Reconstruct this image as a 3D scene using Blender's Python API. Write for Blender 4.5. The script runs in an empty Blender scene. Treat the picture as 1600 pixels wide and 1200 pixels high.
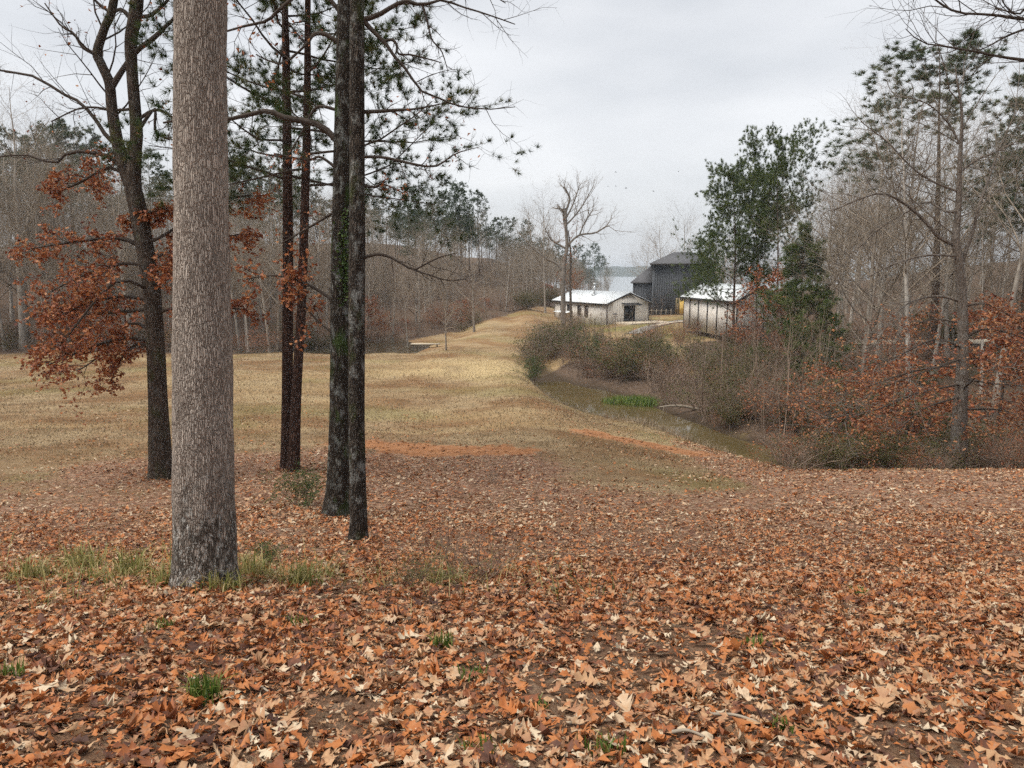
import bpy, math, random
import numpy as np
from mathutils import Matrix, Vector, Euler

rng = np.random.default_rng(11)
random.seed(11)
SC = bpy.context.scene
COL = SC.collection

# ------------------------------------------------------------------ camera, sky, sun, exposure
F_PX, PITCH = 1130.0, math.radians(8.8)          # focal length in photo pixels (1600 wide), tilt down
cam_d = bpy.data.cameras.new('camera')
cam_d.sensor_width = 36.0
cam_d.lens = 36.0 * F_PX / 1600.0
cam_d.clip_start, cam_d.clip_end = 0.05, 20000
cam = bpy.data.objects.new('camera', cam_d)
COL.objects.link(cam)
cam.location = (0, 0, 0)                          # the eye is the origin, the ground lies below
cam.rotation_euler = (math.pi / 2 - PITCH, 0, 0)
SC.camera = cam

SUN_EL, SUN_AZ = math.radians(62), math.radians(-110)
W = bpy.data.worlds.new('World'); SC.world = W; W.use_nodes = True
nt = W.node_tree; nt.nodes.clear()
def wn(t, **k):
    n = nt.nodes.new(t)
    for a, b in k.items(): setattr(n, a, b)
    return n
w_out = wn('ShaderNodeOutputWorld'); w_bg = wn('ShaderNodeBackground')
w_bg.inputs['Strength'].default_value = 0.1
w_sky = wn('ShaderNodeTexSky', sky_type='NISHITA', sun_disc=False, sun_elevation=SUN_EL, sun_rotation=SUN_AZ)
w_sky.air_density = 1.0; w_sky.dust_density = 3.0
w_tc = wn('ShaderNodeTexCoord'); w_map = wn('ShaderNodeMapping')
w_map.inputs['Scale'].default_value = (1.0, 1.0, 3.2)
w_no = wn('ShaderNodeTexNoise'); w_no.inputs['Scale'].default_value = 1.7
w_no.inputs['Detail'].default_value = 5; w_no.inputs['Roughness'].default_value = 0.45
w_ra = wn('ShaderNodeValToRGB')
w_ra.color_ramp.elements[0].position = 0.36; w_ra.color_ramp.elements[0].color = (0.545, 0.57, 0.605, 1)
w_ra.color_ramp.elements[1].position = 0.66; w_ra.color_ramp.elements[1].color = (0.89, 0.895, 0.905, 1)
w_sc = wn('ShaderNodeVectorMath', operation='SCALE'); w_sc.inputs['Scale'].default_value = 3.45
w_mix = wn('ShaderNodeMix', data_type='RGBA'); w_mix.inputs['Factor'].default_value = 0.93
L = nt.links.new
L(w_tc.outputs['Generated'], w_map.inputs['Vector']); L(w_map.outputs['Vector'], w_no.inputs['Vector'])
L(w_no.outputs['Fac'], w_ra.inputs['Fac']); L(w_ra.outputs['Color'], w_sc.inputs[0])
L(w_sky.outputs['Color'], w_mix.inputs[6]); L(w_sc.outputs['Vector'], w_mix.inputs[7])
L(w_mix.outputs[2], w_bg.inputs['Color']); L(w_bg.outputs['Background'], w_out.inputs['Surface'])

sun_d = bpy.data.lights.new('sun', 'SUN'); sun_d.energy = 1.5; sun_d.angle = math.radians(40)
sun_d.color = (1.0, 0.945, 0.86)
sun = bpy.data.objects.new('sun', sun_d); COL.objects.link(sun)
_sd = Vector((math.sin(SUN_AZ) * math.cos(SUN_EL), math.cos(SUN_AZ) * math.cos(SUN_EL), math.sin(SUN_EL)))
sun.rotation_euler = (-_sd).to_track_quat('-Z', 'Y').to_euler()

vs = SC.view_settings
vs.view_transform = 'Standard'; vs.look = 'None'; vs.gamma = 1.0; vs.use_curve_mapping = False
vs.exposure = 1.62
SC.cycles.use_adaptive_sampling = True; SC.cycles.adaptive_threshold = 0.035; SC.cycles.use_denoising = False
SC.cycles.max_bounces = 4; SC.cycles.diffuse_bounces = 2; SC.cycles.glossy_bounces = 2
SC.cycles.transmission_bounces = 2; SC.cycles.volume_bounces = 0; SC.cycles.transparent_max_bounces = 4

# ------------------------------------------------------------------ helpers
CT, ST = math.cos(PITCH), math.sin(PITCH)
def at(px, py, d):
    """a photo pixel and a forward distance -> a point of the place"""
    sx, sy = (px - 800.0) / F_PX, (600.0 - py) / F_PX
    y = CT + sy * ST; z = -ST + sy * CT
    k = d / y
    return np.array((sx * k, d, z * k))

def hash2(ix, iy, s):
    h = (ix * 374761393 + iy * 668265263 + s * 1442695041) & 0x7fffffff
    h = ((h ^ (h >> 13)) * 1274126177) & 0x7fffffff
    return ((h ^ (h >> 16)) & 0xffff) / 65535.0
def vnoise(x, y, s=0):
    x = np.asarray(x, float); y = np.asarray(y, float)
    ix = np.floor(x).astype(np.int64); iy = np.floor(y).astype(np.int64)
    fx = x - ix; fy = y - iy
    fx = fx * fx * (3 - 2 * fx); fy = fy * fy * (3 - 2 * fy)
    a = hash2(ix, iy, s); b = hash2(ix + 1, iy, s); c = hash2(ix, iy + 1, s); d = hash2(ix + 1, iy + 1, s)
    return (a + (b - a) * fx) * (1 - fy) + (c + (d - c) * fx) * fy
def fbm(x, y, s=0, o=4):
    t = 0; a = 0.5; n = 0
    for i in range(o):
        t = t + a * vnoise(x * 2 ** i, y * 2 ** i, s + i * 7); n += a; a *= .5
    return t / n
def sstep(a, b, x):
    t = np.clip((np.asarray(x, float) - a) / (b - a), 0, 1)
    return t * t * (3 - 2 * t)

def build_mesh(name, V, quads=None, tris=None, mats=(), attrs=None, smooth=False):
    V = np.asarray(V, np.float32).reshape(-1, 3)
    q = np.zeros((0, 4), np.int32) if quads is None or len(quads) == 0 else np.asarray(quads, np.int32)
    t = np.zeros((0, 3), np.int32) if tris is None or len(tris) == 0 else np.asarray(tris, np.int32)
    me = bpy.data.meshes.new(name)
    me.vertices.add(len(V)); me.vertices.foreach_set('co', V.ravel())
    nl = q.size + t.size; npoly = len(q) + len(t)
    me.loops.add(nl); me.polygons.add(npoly)
    me.loops.foreach_set('vertex_index', np.concatenate([q.ravel(), t.ravel()]).astype(np.int32))
    ls = np.concatenate([np.arange(len(q)) * 4, q.size + np.arange(len(t)) * 3]).astype(np.int32)
    me.polygons.foreach_set('loop_start', ls)
    if smooth: me.polygons.foreach_set('use_smooth', np.ones(npoly, bool))
    if attrs:
        for k, v in attrs.items():
            v = np.asarray(v, np.float32)
            if v.ndim == 1:
                a = me.attributes.new(k, 'FLOAT', 'POINT'); a.data.foreach_set('value', v)
            else:
                a = me.attributes.new(k, 'FLOAT_COLOR', 'POINT'); a.data.foreach_set('color', v.ravel())
    for m in mats: me.materials.append(m)
    me.update(calc_edges=True)
    return me

class Acc:
    """collects faces for one mesh"""
    def __init__(s): s.V = []; s.Q = []; s.T = []; s.A = []; s.n = 0
    def add(s, V, Q=None, T=None, rnd=None):
        V = np.asarray(V, float).reshape(-1, 3)
        if Q is not None and len(Q): s.Q.append(np.asarray(Q) + s.n)
        if T is not None and len(T): s.T.append(np.asarray(T) + s.n)
        s.A.append(np.zeros(len(V)) if rnd is None else np.broadcast_to(np.asarray(rnd, float), (len(V),)))
        s.V.append(V); s.n += len(V)
    def box(s, lo, hi, fr=None, rnd=0.0):
        x0, y0, z0 = lo; x1, y1, z1 = hi
        v = np.array([(x0,y0,z0),(x1,y0,z0),(x1,y1,z0),(x0,y1,z0),(x0,y0,z1),(x1,y0,z1),(x1,y1,z1),(x0,y1,z1)], float)
        if fr is not None: v = fr(v)
        s.add(v, [(0,3,2,1),(4,5,6,7),(0,1,5,4),(1,2,6,5),(2,3,7,6),(3,0,4,7)], rnd=rnd)
    def mesh(s, name, mats, smooth=False, off=None):
        V = np.concatenate(s.V) if s.V else np.zeros((0, 3))
        if off is not None: V = V - np.asarray(off)
        return build_mesh(name, V, np.concatenate(s.Q) if s.Q else None, np.concatenate(s.T) if s.T else None,
                          mats, {'rnd': np.concatenate(s.A)} if s.A else None, smooth)

def tag(o, label=None, cat=None, group=None, kind=None):
    if label: o['label'] = label
    if cat: o['category'] = cat
    if group: o['group'] = group
    if kind: o['kind'] = kind
    return o
def obj(name, me, parent=None, loc=None, **k):
    o = bpy.data.objects.new(name, me); COL.objects.link(o)
    if parent is not None: o.parent = parent
    if loc is not None: o.location = loc
    return tag(o, **k)
def thing(name, loc, label, cat, group=None, rz=0.0, sc=1.0):
    o = bpy.data.objects.new(name, None); COL.objects.link(o)
    o.empty_display_size = 0.2
    o.location = loc; o.rotation_euler = (0, 0, rz); o.scale = (sc, sc, sc)
    return tag(o, label, cat, group)
def copy_tree(src, parent=None):
    c = src.copy(); COL.objects.link(c); c.parent = parent
    for ch in src.children: copy_tree(ch, c)
    return c

# ---- tubes: P (B,m,3), R (B,m)
def norm(v): return v / np.maximum(np.linalg.norm(v, axis=-1, keepdims=True), 1e-9)
def perp(t):
    ref = np.where(np.abs(t[..., 2:3]) > .9, np.array([1., 0, 0]), np.array([0, 0, 1.]))
    a = norm(np.cross(t, ref)); return a, np.cross(t, a)
def tubes(acc, P, R, sides=4, rnd=None, lump=0.0):
    B, m, _ = P.shape
    if B == 0: return
    T = np.empty_like(P); T[:, 1:-1] = P[:, 2:] - P[:, :-2]; T[:, 0] = P[:, 1] - P[:, 0]; T[:, -1] = P[:, -1] - P[:, -2]
    T = norm(T)
    a, b = perp(norm(T[:, 0] + T[:, -1] * .3)[:, None, :] + 0 * T)
    a = norm(a - T * np.sum(a * T, -1, keepdims=True)); b = np.cross(T, a)
    th = np.arange(sides) * 2 * np.pi / sides
    Rr = R[:, :, None] * np.ones(sides)
    if lump: Rr = Rr * (1 + lump * (fbm(np.cos(th)[None, None] * 1.6 + 7 + np.arange(m)[None, :, None] * .16, np.sin(th)[None, None] * 1.6 + 3 + np.arange(m)[None, :, None] * .05, 5) - .5) * 2)
    V = P[:, :, None, :] + Rr[..., None] * (np.cos(th)[:, None] * a[:, :, None, :] + np.sin(th)[:, None] * b[:, :, None, :])
    k = np.arange(sides); k2 = (k + 1) % sides
    base = (np.arange(B)[:, None, None] * m + np.arange(m - 1)[None, :, None]) * sides
    Q = np.stack([base + k, base + k2, base + sides + k2, base + sides + k], -1).reshape(-1, 4)
    r = None if rnd is None else np.repeat(np.asarray(rnd), m * sides)
    acc.add(V.reshape(-1, 3), Q, rnd=r)

def grow(P, R, n, t=(.3, 1), ang=(45, 12), lf=.5, shape=None, up=.1, wig=.15, m=4, rf=.65, re=.25, rmax=None, Lmin=.05, flat=0.0, az=None):
    B, k, _ = P.shape
    seg = np.linalg.norm(P[:, 1:] - P[:, :-1], axis=-1); pl = seg.sum(1)
    idx = np.repeat(np.arange(B), n); C = len(idx)
    tt = t[0] + (t[1] - t[0]) * ((np.tile(np.arange(n), B) + rng.random(C)) / n)
    f = tt * (k - 1); i = np.clip(f.astype(int), 0, k - 2); fr = (f - i)[:, None]
    p = P[idx, i] * (1 - fr) + P[idx, i + 1] * fr
    tan = norm(P[idx, i + 1] - P[idx, i]); r = R[idx, i] * (1 - fr[:, 0]) + R[idx, i + 1] * fr[:, 0]
    a, b = perp(tan)
    ph = np.tile(np.arange(n), B) * 2.399 + rng.random(C) * 1.2 + rng.random(B)[idx] * 6.28
    an = np.radians(np.clip(rng.normal(ang[0], ang[1], C), 8, 110))[:, None]
    d = tan * np.cos(an) + (a * np.cos(ph)[:, None] + b * np.sin(ph)[:, None]) * np.sin(an)
    if flat: d[:, 2] *= (1 - flat); d = norm(d)
    Ln = np.maximum(pl[idx] * lf * (1 if shape is None else shape((tt - t[0]) / max(t[1] - t[0], 1e-6))) * rng.uniform(.65, 1.3, C), Lmin)
    out = np.empty((C, m, 3)); out[:, 0] = p
    st = (Ln / (m - 1))[:, None]
    for q in range(1, m):
        d = norm(d + np.array([0, 0, 1.]) * up + rng.normal(0, wig, (C, 3)))
        out[:, q] = out[:, q - 1] + d * st
    r0 = np.minimum(r * .92, np.maximum(r * rf, .003))
    if rmax is not None: r0 = np.minimum(r0, rmax)
    rr = r0[:, None] * np.linspace(1, re, m)[None]
    return out, rr

def tips(P, n, spread=.0, t0=.3):
    """n points spread over each polyline, with the direction there"""
    B, k, _ = P.shape
    idx = np.repeat(np.arange(B), n); f = (t0 + (1 - t0) * rng.random(len(idx))) * (k - 1)
    i = np.clip(f.astype(int), 0, k - 2); fr = (f - i)[:, None]
    p = P[idx, i] * (1 - fr) + P[idx, i + 1] * fr
    return p + rng.normal(0, spread, p.shape) if spread else p, norm(P[idx, i + 1] - P[idx, i])

def needles(acc, p, d, k=16, ln=.2, w=.008, rnd=None, spread=.85):
    n = len(p)
    D = norm(np.repeat(d, k, 0) + rng.normal(0, spread, (n * k, 3)) + np.array([0, 0, .25]))
    base = np.repeat(p, k, 0); l = ln * rng.uniform(.6, 1.15, (n * k, 1))
    s = norm(np.cross(D, rng.normal(0, 1, (n * k, 3)))) * w
    V = np.stack([base - s, base + s, base + D * l], 1).reshape(-1, 3)
    r = np.repeat(rng.random(n) if rnd is None else rnd, k); r = np.clip(r + rng.normal(0, .12, len(r)), 0, 1)
    acc.add(V, T=np.arange(n * k * 3).reshape(-1, 3), rnd=np.repeat(r, 3))

def leafcards(acc, p, ln=.11, w=.05, droop=.5, rnd=None):
    """small bent leaves hanging from the twigs, four triangles each"""
    n = len(p)
    D = norm(rng.normal(0, 1, (n, 3)) * np.array([1, 1, .6]) + np.array([0, 0, -droop]))
    S = norm(np.cross(D, rng.normal(0, 1, (n, 3)))); N = np.cross(D, S)
    l = (ln * rng.uniform(.6, 1.25, n))[:, None]; ww = (w * rng.uniform(.6, 1.2, n))[:, None]
    c = rng.uniform(-.25, .35, n)[:, None] * l
    V = np.stack([p, p + D * l * .55 + S * ww + N * c, p + D * l * .5 - N * c * .3, p + D * l * .6 - S * ww + N * c, p + D * l - N * c], 1)
    base = np.arange(n)[:, None] * 5
    T = np.concatenate([base + [0, 1, 2], base + [0, 2, 3], base + [2, 1, 4], base + [2, 4, 3]], 0)
    r = rng.random(n) if rnd is None else rnd
    acc.add(V.reshape(-1, 3), T=T, rnd=np.repeat(r, 5))

def blades(acc, p, h, w, lean=.35, rnd=None):
    n = len(p); az = rng.random(n) * 6.283
    h = np.broadcast_to(h, (n,))[:, None]; w = np.broadcast_to(w, (n,))[:, None]
    D = np.stack([np.cos(az), np.sin(az), 0 * az], 1); S = np.stack([-np.sin(az), np.cos(az), 0 * az], 1)
    l = np.abs(rng.normal(0, lean, n))[:, None]
    up = np.array([0, 0, 1.])
    mid = p + up * h * .6 + D * h * l * .35; tip = p + up * h * (1 - .35 * l) + D * h * l
    V = np.stack([p - S * w, p + S * w, mid + S * w * .7, mid - S * w * .7, tip], 1)
    b = np.arange(n)[:, None] * 5
    r = rng.random(n) if rnd is None else rnd
    acc.add(V.reshape(-1, 3), b + [0, 1, 2, 3], b + [3, 2, 4], rnd=np.repeat(r, 5))

# ------------------------------------------------------------------ materials
class NG:
    def __init__(s, name):
        s.m = bpy.data.materials.new(name); s.m.use_nodes = True
        s.t = s.m.node_tree; s.t.nodes.clear()
        s.out = s.n('ShaderNodeOutputMaterial'); s.b = s.n('ShaderNodeBsdfPrincipled')
        s.l(s.b.outputs[0], s.out.inputs['Surface']); s.tc = None
    def n(s, t, **k):
        x = s.t.nodes.new(t)
        for a, b in k.items():
            if hasattr(x, a): setattr(x, a, b)
            else: x.inputs[a].default_value = b
        return x
    def l(s, a, b): s.t.links.new(a, b)
    def coord(s, scale=(1, 1, 1), which='Object'):
        if s.tc is None: s.tc = s.n('ShaderNodeTexCoord')
        mp = s.n('ShaderNodeMapping'); mp.inputs['Scale'].default_value = scale
        s.l(s.tc.outputs[which], mp.inputs['Vector']); return mp.outputs[0]
    def noise(s, vec, scale, detail=4, rough=.55):
        x = s.n('ShaderNodeTexNoise', Scale=scale, Detail=detail, Roughness=rough); s.l(vec, x.inputs['Vector']); return x.outputs['Fac']
    def voro(s, vec, scale, feature='F1', out='Distance'):
        x = s.n('ShaderNodeTexVoronoi', feature=feature); x.inputs['Scale'].default_value = scale
        s.l(vec, x.inputs['Vector']); return x.outputs[out]
    def ramp(s, fac, stops, interp='LINEAR'):
        x = s.n('ShaderNodeValToRGB'); r = x.color_ramp; r.interpolation = interp
        while len(r.elements) < len(stops): r.elements.new(.5)
        for e, (p, c) in zip(r.elements, stops):
            e.position = p; e.color = (c if len(c) == 4 else (*c, 1)) if hasattr(c, '__len__') else (c, c, c, 1)
        s.l(fac, x.inputs['Fac']); return x.outputs['Color']
    def mix(s, fac, a, b, mode='MIX'):
        x = s.n('ShaderNodeMix', data_type='RGBA', blend_type=mode)
        for v, i in ((fac, 0), (a, 6), (b, 7)):
            if hasattr(v, 'is_output'): s.l(v, x.inputs[i])
            else: x.inputs[i].default_value = v if i == 0 else (*v, 1)
        return x.outputs[2]
    def math(s, op, a, b=0.0):
        x = s.n('ShaderNodeMath', operation=op)
        for v, i in ((a, 0), (b, 1)):
            if hasattr(v, 'is_output'): s.l(v, x.inputs[i])
            else: x.inputs[i].default_value = v
        return x.outputs[0]
    def attr(s, name): return s.n('ShaderNodeAttribute', attribute_name=name)
    def bump(s, h, dist=.02, strength=1.0):
        x = s.n('ShaderNodeBump', Distance=dist, Strength=strength); s.l(h, x.inputs['Height']); s.l(x.outputs[0], s.b.inputs['Normal'])
    def fin(s, col, rough=.8, spec=.2):
        if hasattr(col, 'is_output'): s.l(col, s.b.inputs['Base Color'])
        else: s.b.inputs['Base Color'].default_value = (*col, 1)
        if hasattr(rough, 'is_output'): s.l(rough, s.b.inputs['Roughness'])
        else: s.b.inputs['Roughness'].default_value = rough
        s.b.inputs['Specular IOR Level'].default_value = spec
        return s.m
    def objrand(s):
        return s.n('ShaderNodeObjectInfo').outputs['Random']

def leaf_mat(name, stops, rough=.6, transl=.0, spec=.25, objr=.0, blotch=.25):
    g = NG(name); a = g.attr('rnd').outputs['Fac']
    if objr: a = g.math('FRACT', g.math('ADD', a, g.math('MULTIPLY', g.objrand(), objr)))
    c = g.ramp(a, stops)
    n = g.noise(g.coord((1, 1, 1)), 60, 4, .7)
    c = g.mix(blotch, c, g.ramp(n, [(.3, (.35, .35, .35)), (.7, (1., 1., 1.))]), 'MULTIPLY')
    m = g.fin(c, rough, spec)
    if transl:
        tr = g.n('ShaderNodeBsdfTranslucent'); g.l(c, tr.inputs['Color'])
        ms = g.n('ShaderNodeMixShader'); ms.inputs[0].default_value = transl
        g.l(g.b.outputs[0], ms.inputs[1]); g.l(tr.outputs[0], ms.inputs[2]); g.l(ms.outputs[0], g.out.inputs['Surface'])
    return m
def plain(name, col, rough=.7, spec=.3, var=.12, nscale=3.0, metallic=0.0):
    g = NG(name); n = g.noise(g.coord(), nscale, 4)
    c = g.mix(1.0, col, g.ramp(n, [(.25, (1 - var * 2,) * 3), (.75, (1 + 0 * var,) * 3)]), 'MULTIPLY')
    g.b.inputs['Metallic'].default_value = metallic
    return g.fin(c, rough, spec)
def bark_mat(name, light, dark, cell=22., stretch=.28, lichen=None, lich_amt=.5, moss=None, bump=.012, base_stain=None, crack=.12, warp_=.085):
    g = NG(name)
    v = g.coord((1, 1, stretch)); wob = g.noise(g.coord((1, 1, 1)), 9, 3)
    off = g.n('ShaderNodeVectorMath', operation='ADD'); sc = g.n('ShaderNodeVectorMath', operation='SCALE'); sc.inputs['Scale'].default_value = warp_
    cb = g.n('ShaderNodeCombineXYZ'); g.l(wob, cb.inputs[0]); g.l(g.noise(g.coord((1, 1, .8)), 11, 3), cb.inputs[1]); g.l(wob, cb.inputs[2])
    g.l(cb.outputs[0], sc.inputs[0]); g.l(v, off.inputs[0]); g.l(sc.outputs[0], off.inputs[1])
    vv = off.outputs[0]
    e = g.voro(vv, cell, 'DISTANCE_TO_EDGE'); rc = g.voro(vv, cell, 'F1', 'Color')
    hgt = g.ramp(e, [(0, 0.), (crack, .75), (.45, 1.)])
    fine = g.noise(g.coord((1, 1, .35)), 70, 4)
    rcv = g.n('ShaderNodeSeparateColor'); g.l(rc, rcv.inputs[0])
    tone = g.math('ADD', g.math('MULTIPLY', rcv.outputs[0], .5), g.math('MULTIPLY', fine, .5))
    mid = tuple(.55 * a + .45 * b for a, b in zip(light, dark))
    c = g.ramp(tone, [(.25, mid), (.62, light)])
    c = g.mix(hgt, dark, c)
    c = g.mix(1.0, c, g.ramp(g.noise(g.coord((1, 1, .5)), 2.6, 5, .6), [(.3, (.72, .70, .68)), (.7, (1.05, 1.03, 1.0))]), 'MULTIPLY')
    if lichen:
        ln = g.noise(g.coord((1, 1, .7)), 5.5, 6, .65)
        c = g.mix(g.math('MULTIPLY', g.ramp(ln, [(.52, 0.), (.62, 1.)]), lich_amt), c, lichen)
    if moss:
        mn = g.noise(g.coord((1, 1, .45)), 3.1, 6, .6)
        c = g.mix(g.math('MULTIPLY', g.ramp(mn, [(.54, 0.), (.66, 1.)]), .7), c, moss)
    if base_stain:
        sep = g.n('ShaderNodeSeparateXYZ'); g.l(g.coord((1, 1, 1)), sep.inputs[0])
        nn = g.noise(g.coord((1, 1, .6)), 6.0, 5, .65)
        zz = g.math('SUBTRACT', g.math('MULTIPLY', nn, 2.6), sep.outputs[2])
        st = g.ramp(g.math('MULTIPLY', zz, 1.), [(.0, 0.), (.45, 1.)])
        pat = g.ramp(g.noise(g.coord((1, 1, .5)), 16, 5, .7), [(.38, 0.), (.50, 1.)])
        c = g.mix(g.math('MULTIPLY', g.math('MULTIPLY', st, pat), .78), c, base_stain)
        wh = g.ramp(g.noise(g.coord((1, 1, .5)), 28, 4, .7), [(.52, 0.), (.60, 1.)])
        c = g.mix(g.math('MULTIPLY', g.math('MULTIPLY', st, wh), .75), c, (.58, .57, .53))
    g.bump(g.math('ADD', hgt, g.math('MULTIPLY', fine, .35)), bump)
    return g.fin(c, .9, .12)

M = {}
M['white_oak'] = bark_mat('pale_plated_bark', (.60, .535, .475), (.19, .15, .125), 64, .13, None, 0, None, .016, (.035, .03, .024), .16, .045)
M['dark_oak'] = bark_mat('dark_furrowed_bark', (.135, .112, .092), (.018, .014, .012), 34, .16, (.36, .37, .35), .55, (.06, .075, .022), .03, None, .2)
M['moss_oak'] = bark_mat('dark_mossy_bark', (.11, .092, .074), (.014, .011, .009), 30, .14, (.32, .34, .32), .5, (.045, .085, .018), .03, None, .22)
M['left_oak'] = bark_mat('brown_grey_bark', (.16, .125, .10), (.026, .02, .016), 30, .16, (.22, .22, .20), .25, (.06, .065, .025), .03)
M['pine_bark'] = bark_mat('reddish_pine_bark', (.135, .082, .064), (.022, .014, .012), 16, .35, None, 0, None, .03, None, .2)
M['old_bark'] = plain('weathered_grey_bark', (.26, .23, .20), .9, .1, .3, 2.0)
M['grey_bark'] = bark_mat('smooth_grey_brown_bark', (.24, .205, .175), (.075, .06, .05), 22, .2, (.30, .30, .28), .3, None, .015)
M['limb'] = plain('dark_limb_bark', (.085, .068, .056), .9, .1, .25, 9)
M['limb_pale'] = plain('pale_grey_limb_bark', (.20, .175, .15), .9, .1, .25, 9)
def far_bark(name, a, b):
    g = NG(name); n = g.noise(g.coord((1, 1, .3)), 6, 4); c = g.ramp(n, [(.3, a), (.7, b)])
    c = g.mix(g.objrand(), c, g.mix(1.0, c, (.6, .56, .52), 'MULTIPLY')); return g.fin(c, .9, .1)
M['wood_bark'] = far_bark('grey_wood_bark', (.25, .22, .19), (.56, .52, .46))
M['wood_twig'] = far_bark('brown_twig_bark', (.22, .185, .145), (.40, .34, .275))
M['brush_twig'] = far_bark('grey_brown_brush_bark', (.18, .125, .095), (.38, .295, .23))
M['far_pine_bark'] = far_bark('brown_pine_bark', (.09, .065, .05), (.19, .14, .11))
M['needle'] = leaf_mat('pine_needles', [(0, (.022, .042, .016)), (.5, (.048, .082, .026)), (.85, (.095, .12, .035)), (1, (.14, .11, .035))], .6, .25, .2)
M['needle_far'] = leaf_mat('far_pine_needles', [(0, (.032, .055, .028)), (.55, (.07, .105, .045)), (1, (.12, .15, .06))], .65, .25, .2)
M['needle_young'] = leaf_mat('young_pine_needles', [(0, (.034, .06, .02)), (.5, (.085, .125, .036)), (1, (.18, .21, .065))], .6, .25, .2)
M['brown_leaf'] = leaf_mat('red_brown_oak_leaves', [(0, (.13, .036, .02)), (.4, (.28, .085, .034)), (.75, (.42, .155, .06)), (1, (.52, .26, .12))], .55, .3, .3)
M['tan_leaf'] = leaf_mat('copper_beech_leaves', [(0, (.13, .042, .022)), (.45, (.27, .10, .042)), (.8, (.40, .175, .075)), (1, (.5, .28, .14))], .55, .3, .3)
M['shrub_leaf'] = leaf_mat('olive_shrub_leaves', [(0, (.045, .052, .016)), (.5, (.085, .095, .03)), (1, (.17, .14, .05))], .6, .25, .2, .5)
M['green_leaf'] = leaf_mat('green_shrub_leaves', [(0, (.03, .055, .014)), (.6, (.06, .11, .025)), (1, (.12, .15, .04))], .55, .25, .25)
LITTER = [(0, (.08, .04, .03)), (.14, (.17, .08, .052)), (.27, (.29, .10, .042)), (.38, (.47, .165, .052)), (.48, (.51, .205, .075)), (.56, (.40, .205, .115)), (.70, (.52, .315, .17)), (.84, (.58, .42, .28)), (1, (.68, .56, .40))]
M['litter'] = leaf_mat('fallen_oak_leaves', LITTER, .6, .12, .22, 0, .55)
M['grass_green'] = leaf_mat('green_grass_blades', [(0, (.05, .10, .015)), (.6, (.11, .18, .03)), (1, (.28, .27, .08))], .5, .3, .3)
M['grass_dry'] = leaf_mat('dry_grass_blades', [(0, (.13, .095, .058)), (.4, (.275, .20, .115)), (.8, (.43, .33, .195)), (1, (.21, .21, .09))], .6, .3, .25)
M['grass_verge'] = leaf_mat('verge_grass_blades', [(0, (.10, .12, .025)), (.35, (.22, .22, .06)), (.75, (.38, .31, .13)), (1, (.50, .40, .2))], .55, .3, .25)
M['reed'] = leaf_mat('grey_dead_reeds', [(0, (.13, .095, .06)), (.6, (.26, .195, .125)), (1, (.38, .30, .21))], .7, .2, .2)

# ------------------------------------------------------------------ the terrain
CP = []
for x in (-14, -6, 0, 6, 14):
    for y in (0, 3, 5.5): CP.append((x, y, -(1.5 + .25 * y)))
    for y in (-6, -15): CP.append((x, y, -1.5))
for px, py, d in [(322, 915, 7.4), (560, 847, 12.4), (525, 806, 16), (252, 748, 22.5), (456, 734, 23.5), (50, 800, 17), (50, 700, 29), (50, 620, 47), (50, 556, 77),
                  (-250, 800, 17), (-250, 700, 29), (-250, 556, 77), (250, 560, 75), (420, 553, 78), (680, 690, 32), (680, 600, 55), (760, 562, 73), (560, 560, 74),
                  (700, 540, 86), (760, 520, 98), (820, 508, 106), (860, 504, 112), (640, 562, 75),
                  (800, 750, 22.5), (800, 850, 12.9), (1000, 900, 8.7), (1200, 850, 13), (1400, 850, 13), (1200, 780, 19), (1400, 780, 19.5), (1700, 780, 19.5),
                  (1400, 733, 26.5), (1560, 733, 26.5), (1750, 733, 27), (1240, 736, 27), (1100, 738, 26.5), (1000, 695, 33), (900, 645, 45.5), (840, 606, 56), (808, 584, 63), (950, 665, 40), (1100, 712, 32),
                  (890, 560, 74), (950, 540, 84), (1000, 530, 90), (960, 508, 106), (985, 502.5, 110), (1060, 492, 125), (1130, 520, 91), (1200, 522, 85), (1030, 505, 107), (1100, 495, 120), (930, 500, 120)]:
    CP.append(tuple(at(px, py, d)))
CREEK_Z = -10.0
CREEK = [(845, 606), (900, 612), (955, 624), (1010, 644), (1060, 664), (1110, 680), (1160, 694), (1215, 706), (1290, 718)]
def creek_pt(px, py):
    v = at(px, py, 1.0); return v * (CREEK_Z / v[2])
CRK = np.array([creek_pt(*c) for c in CREEK])
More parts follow.
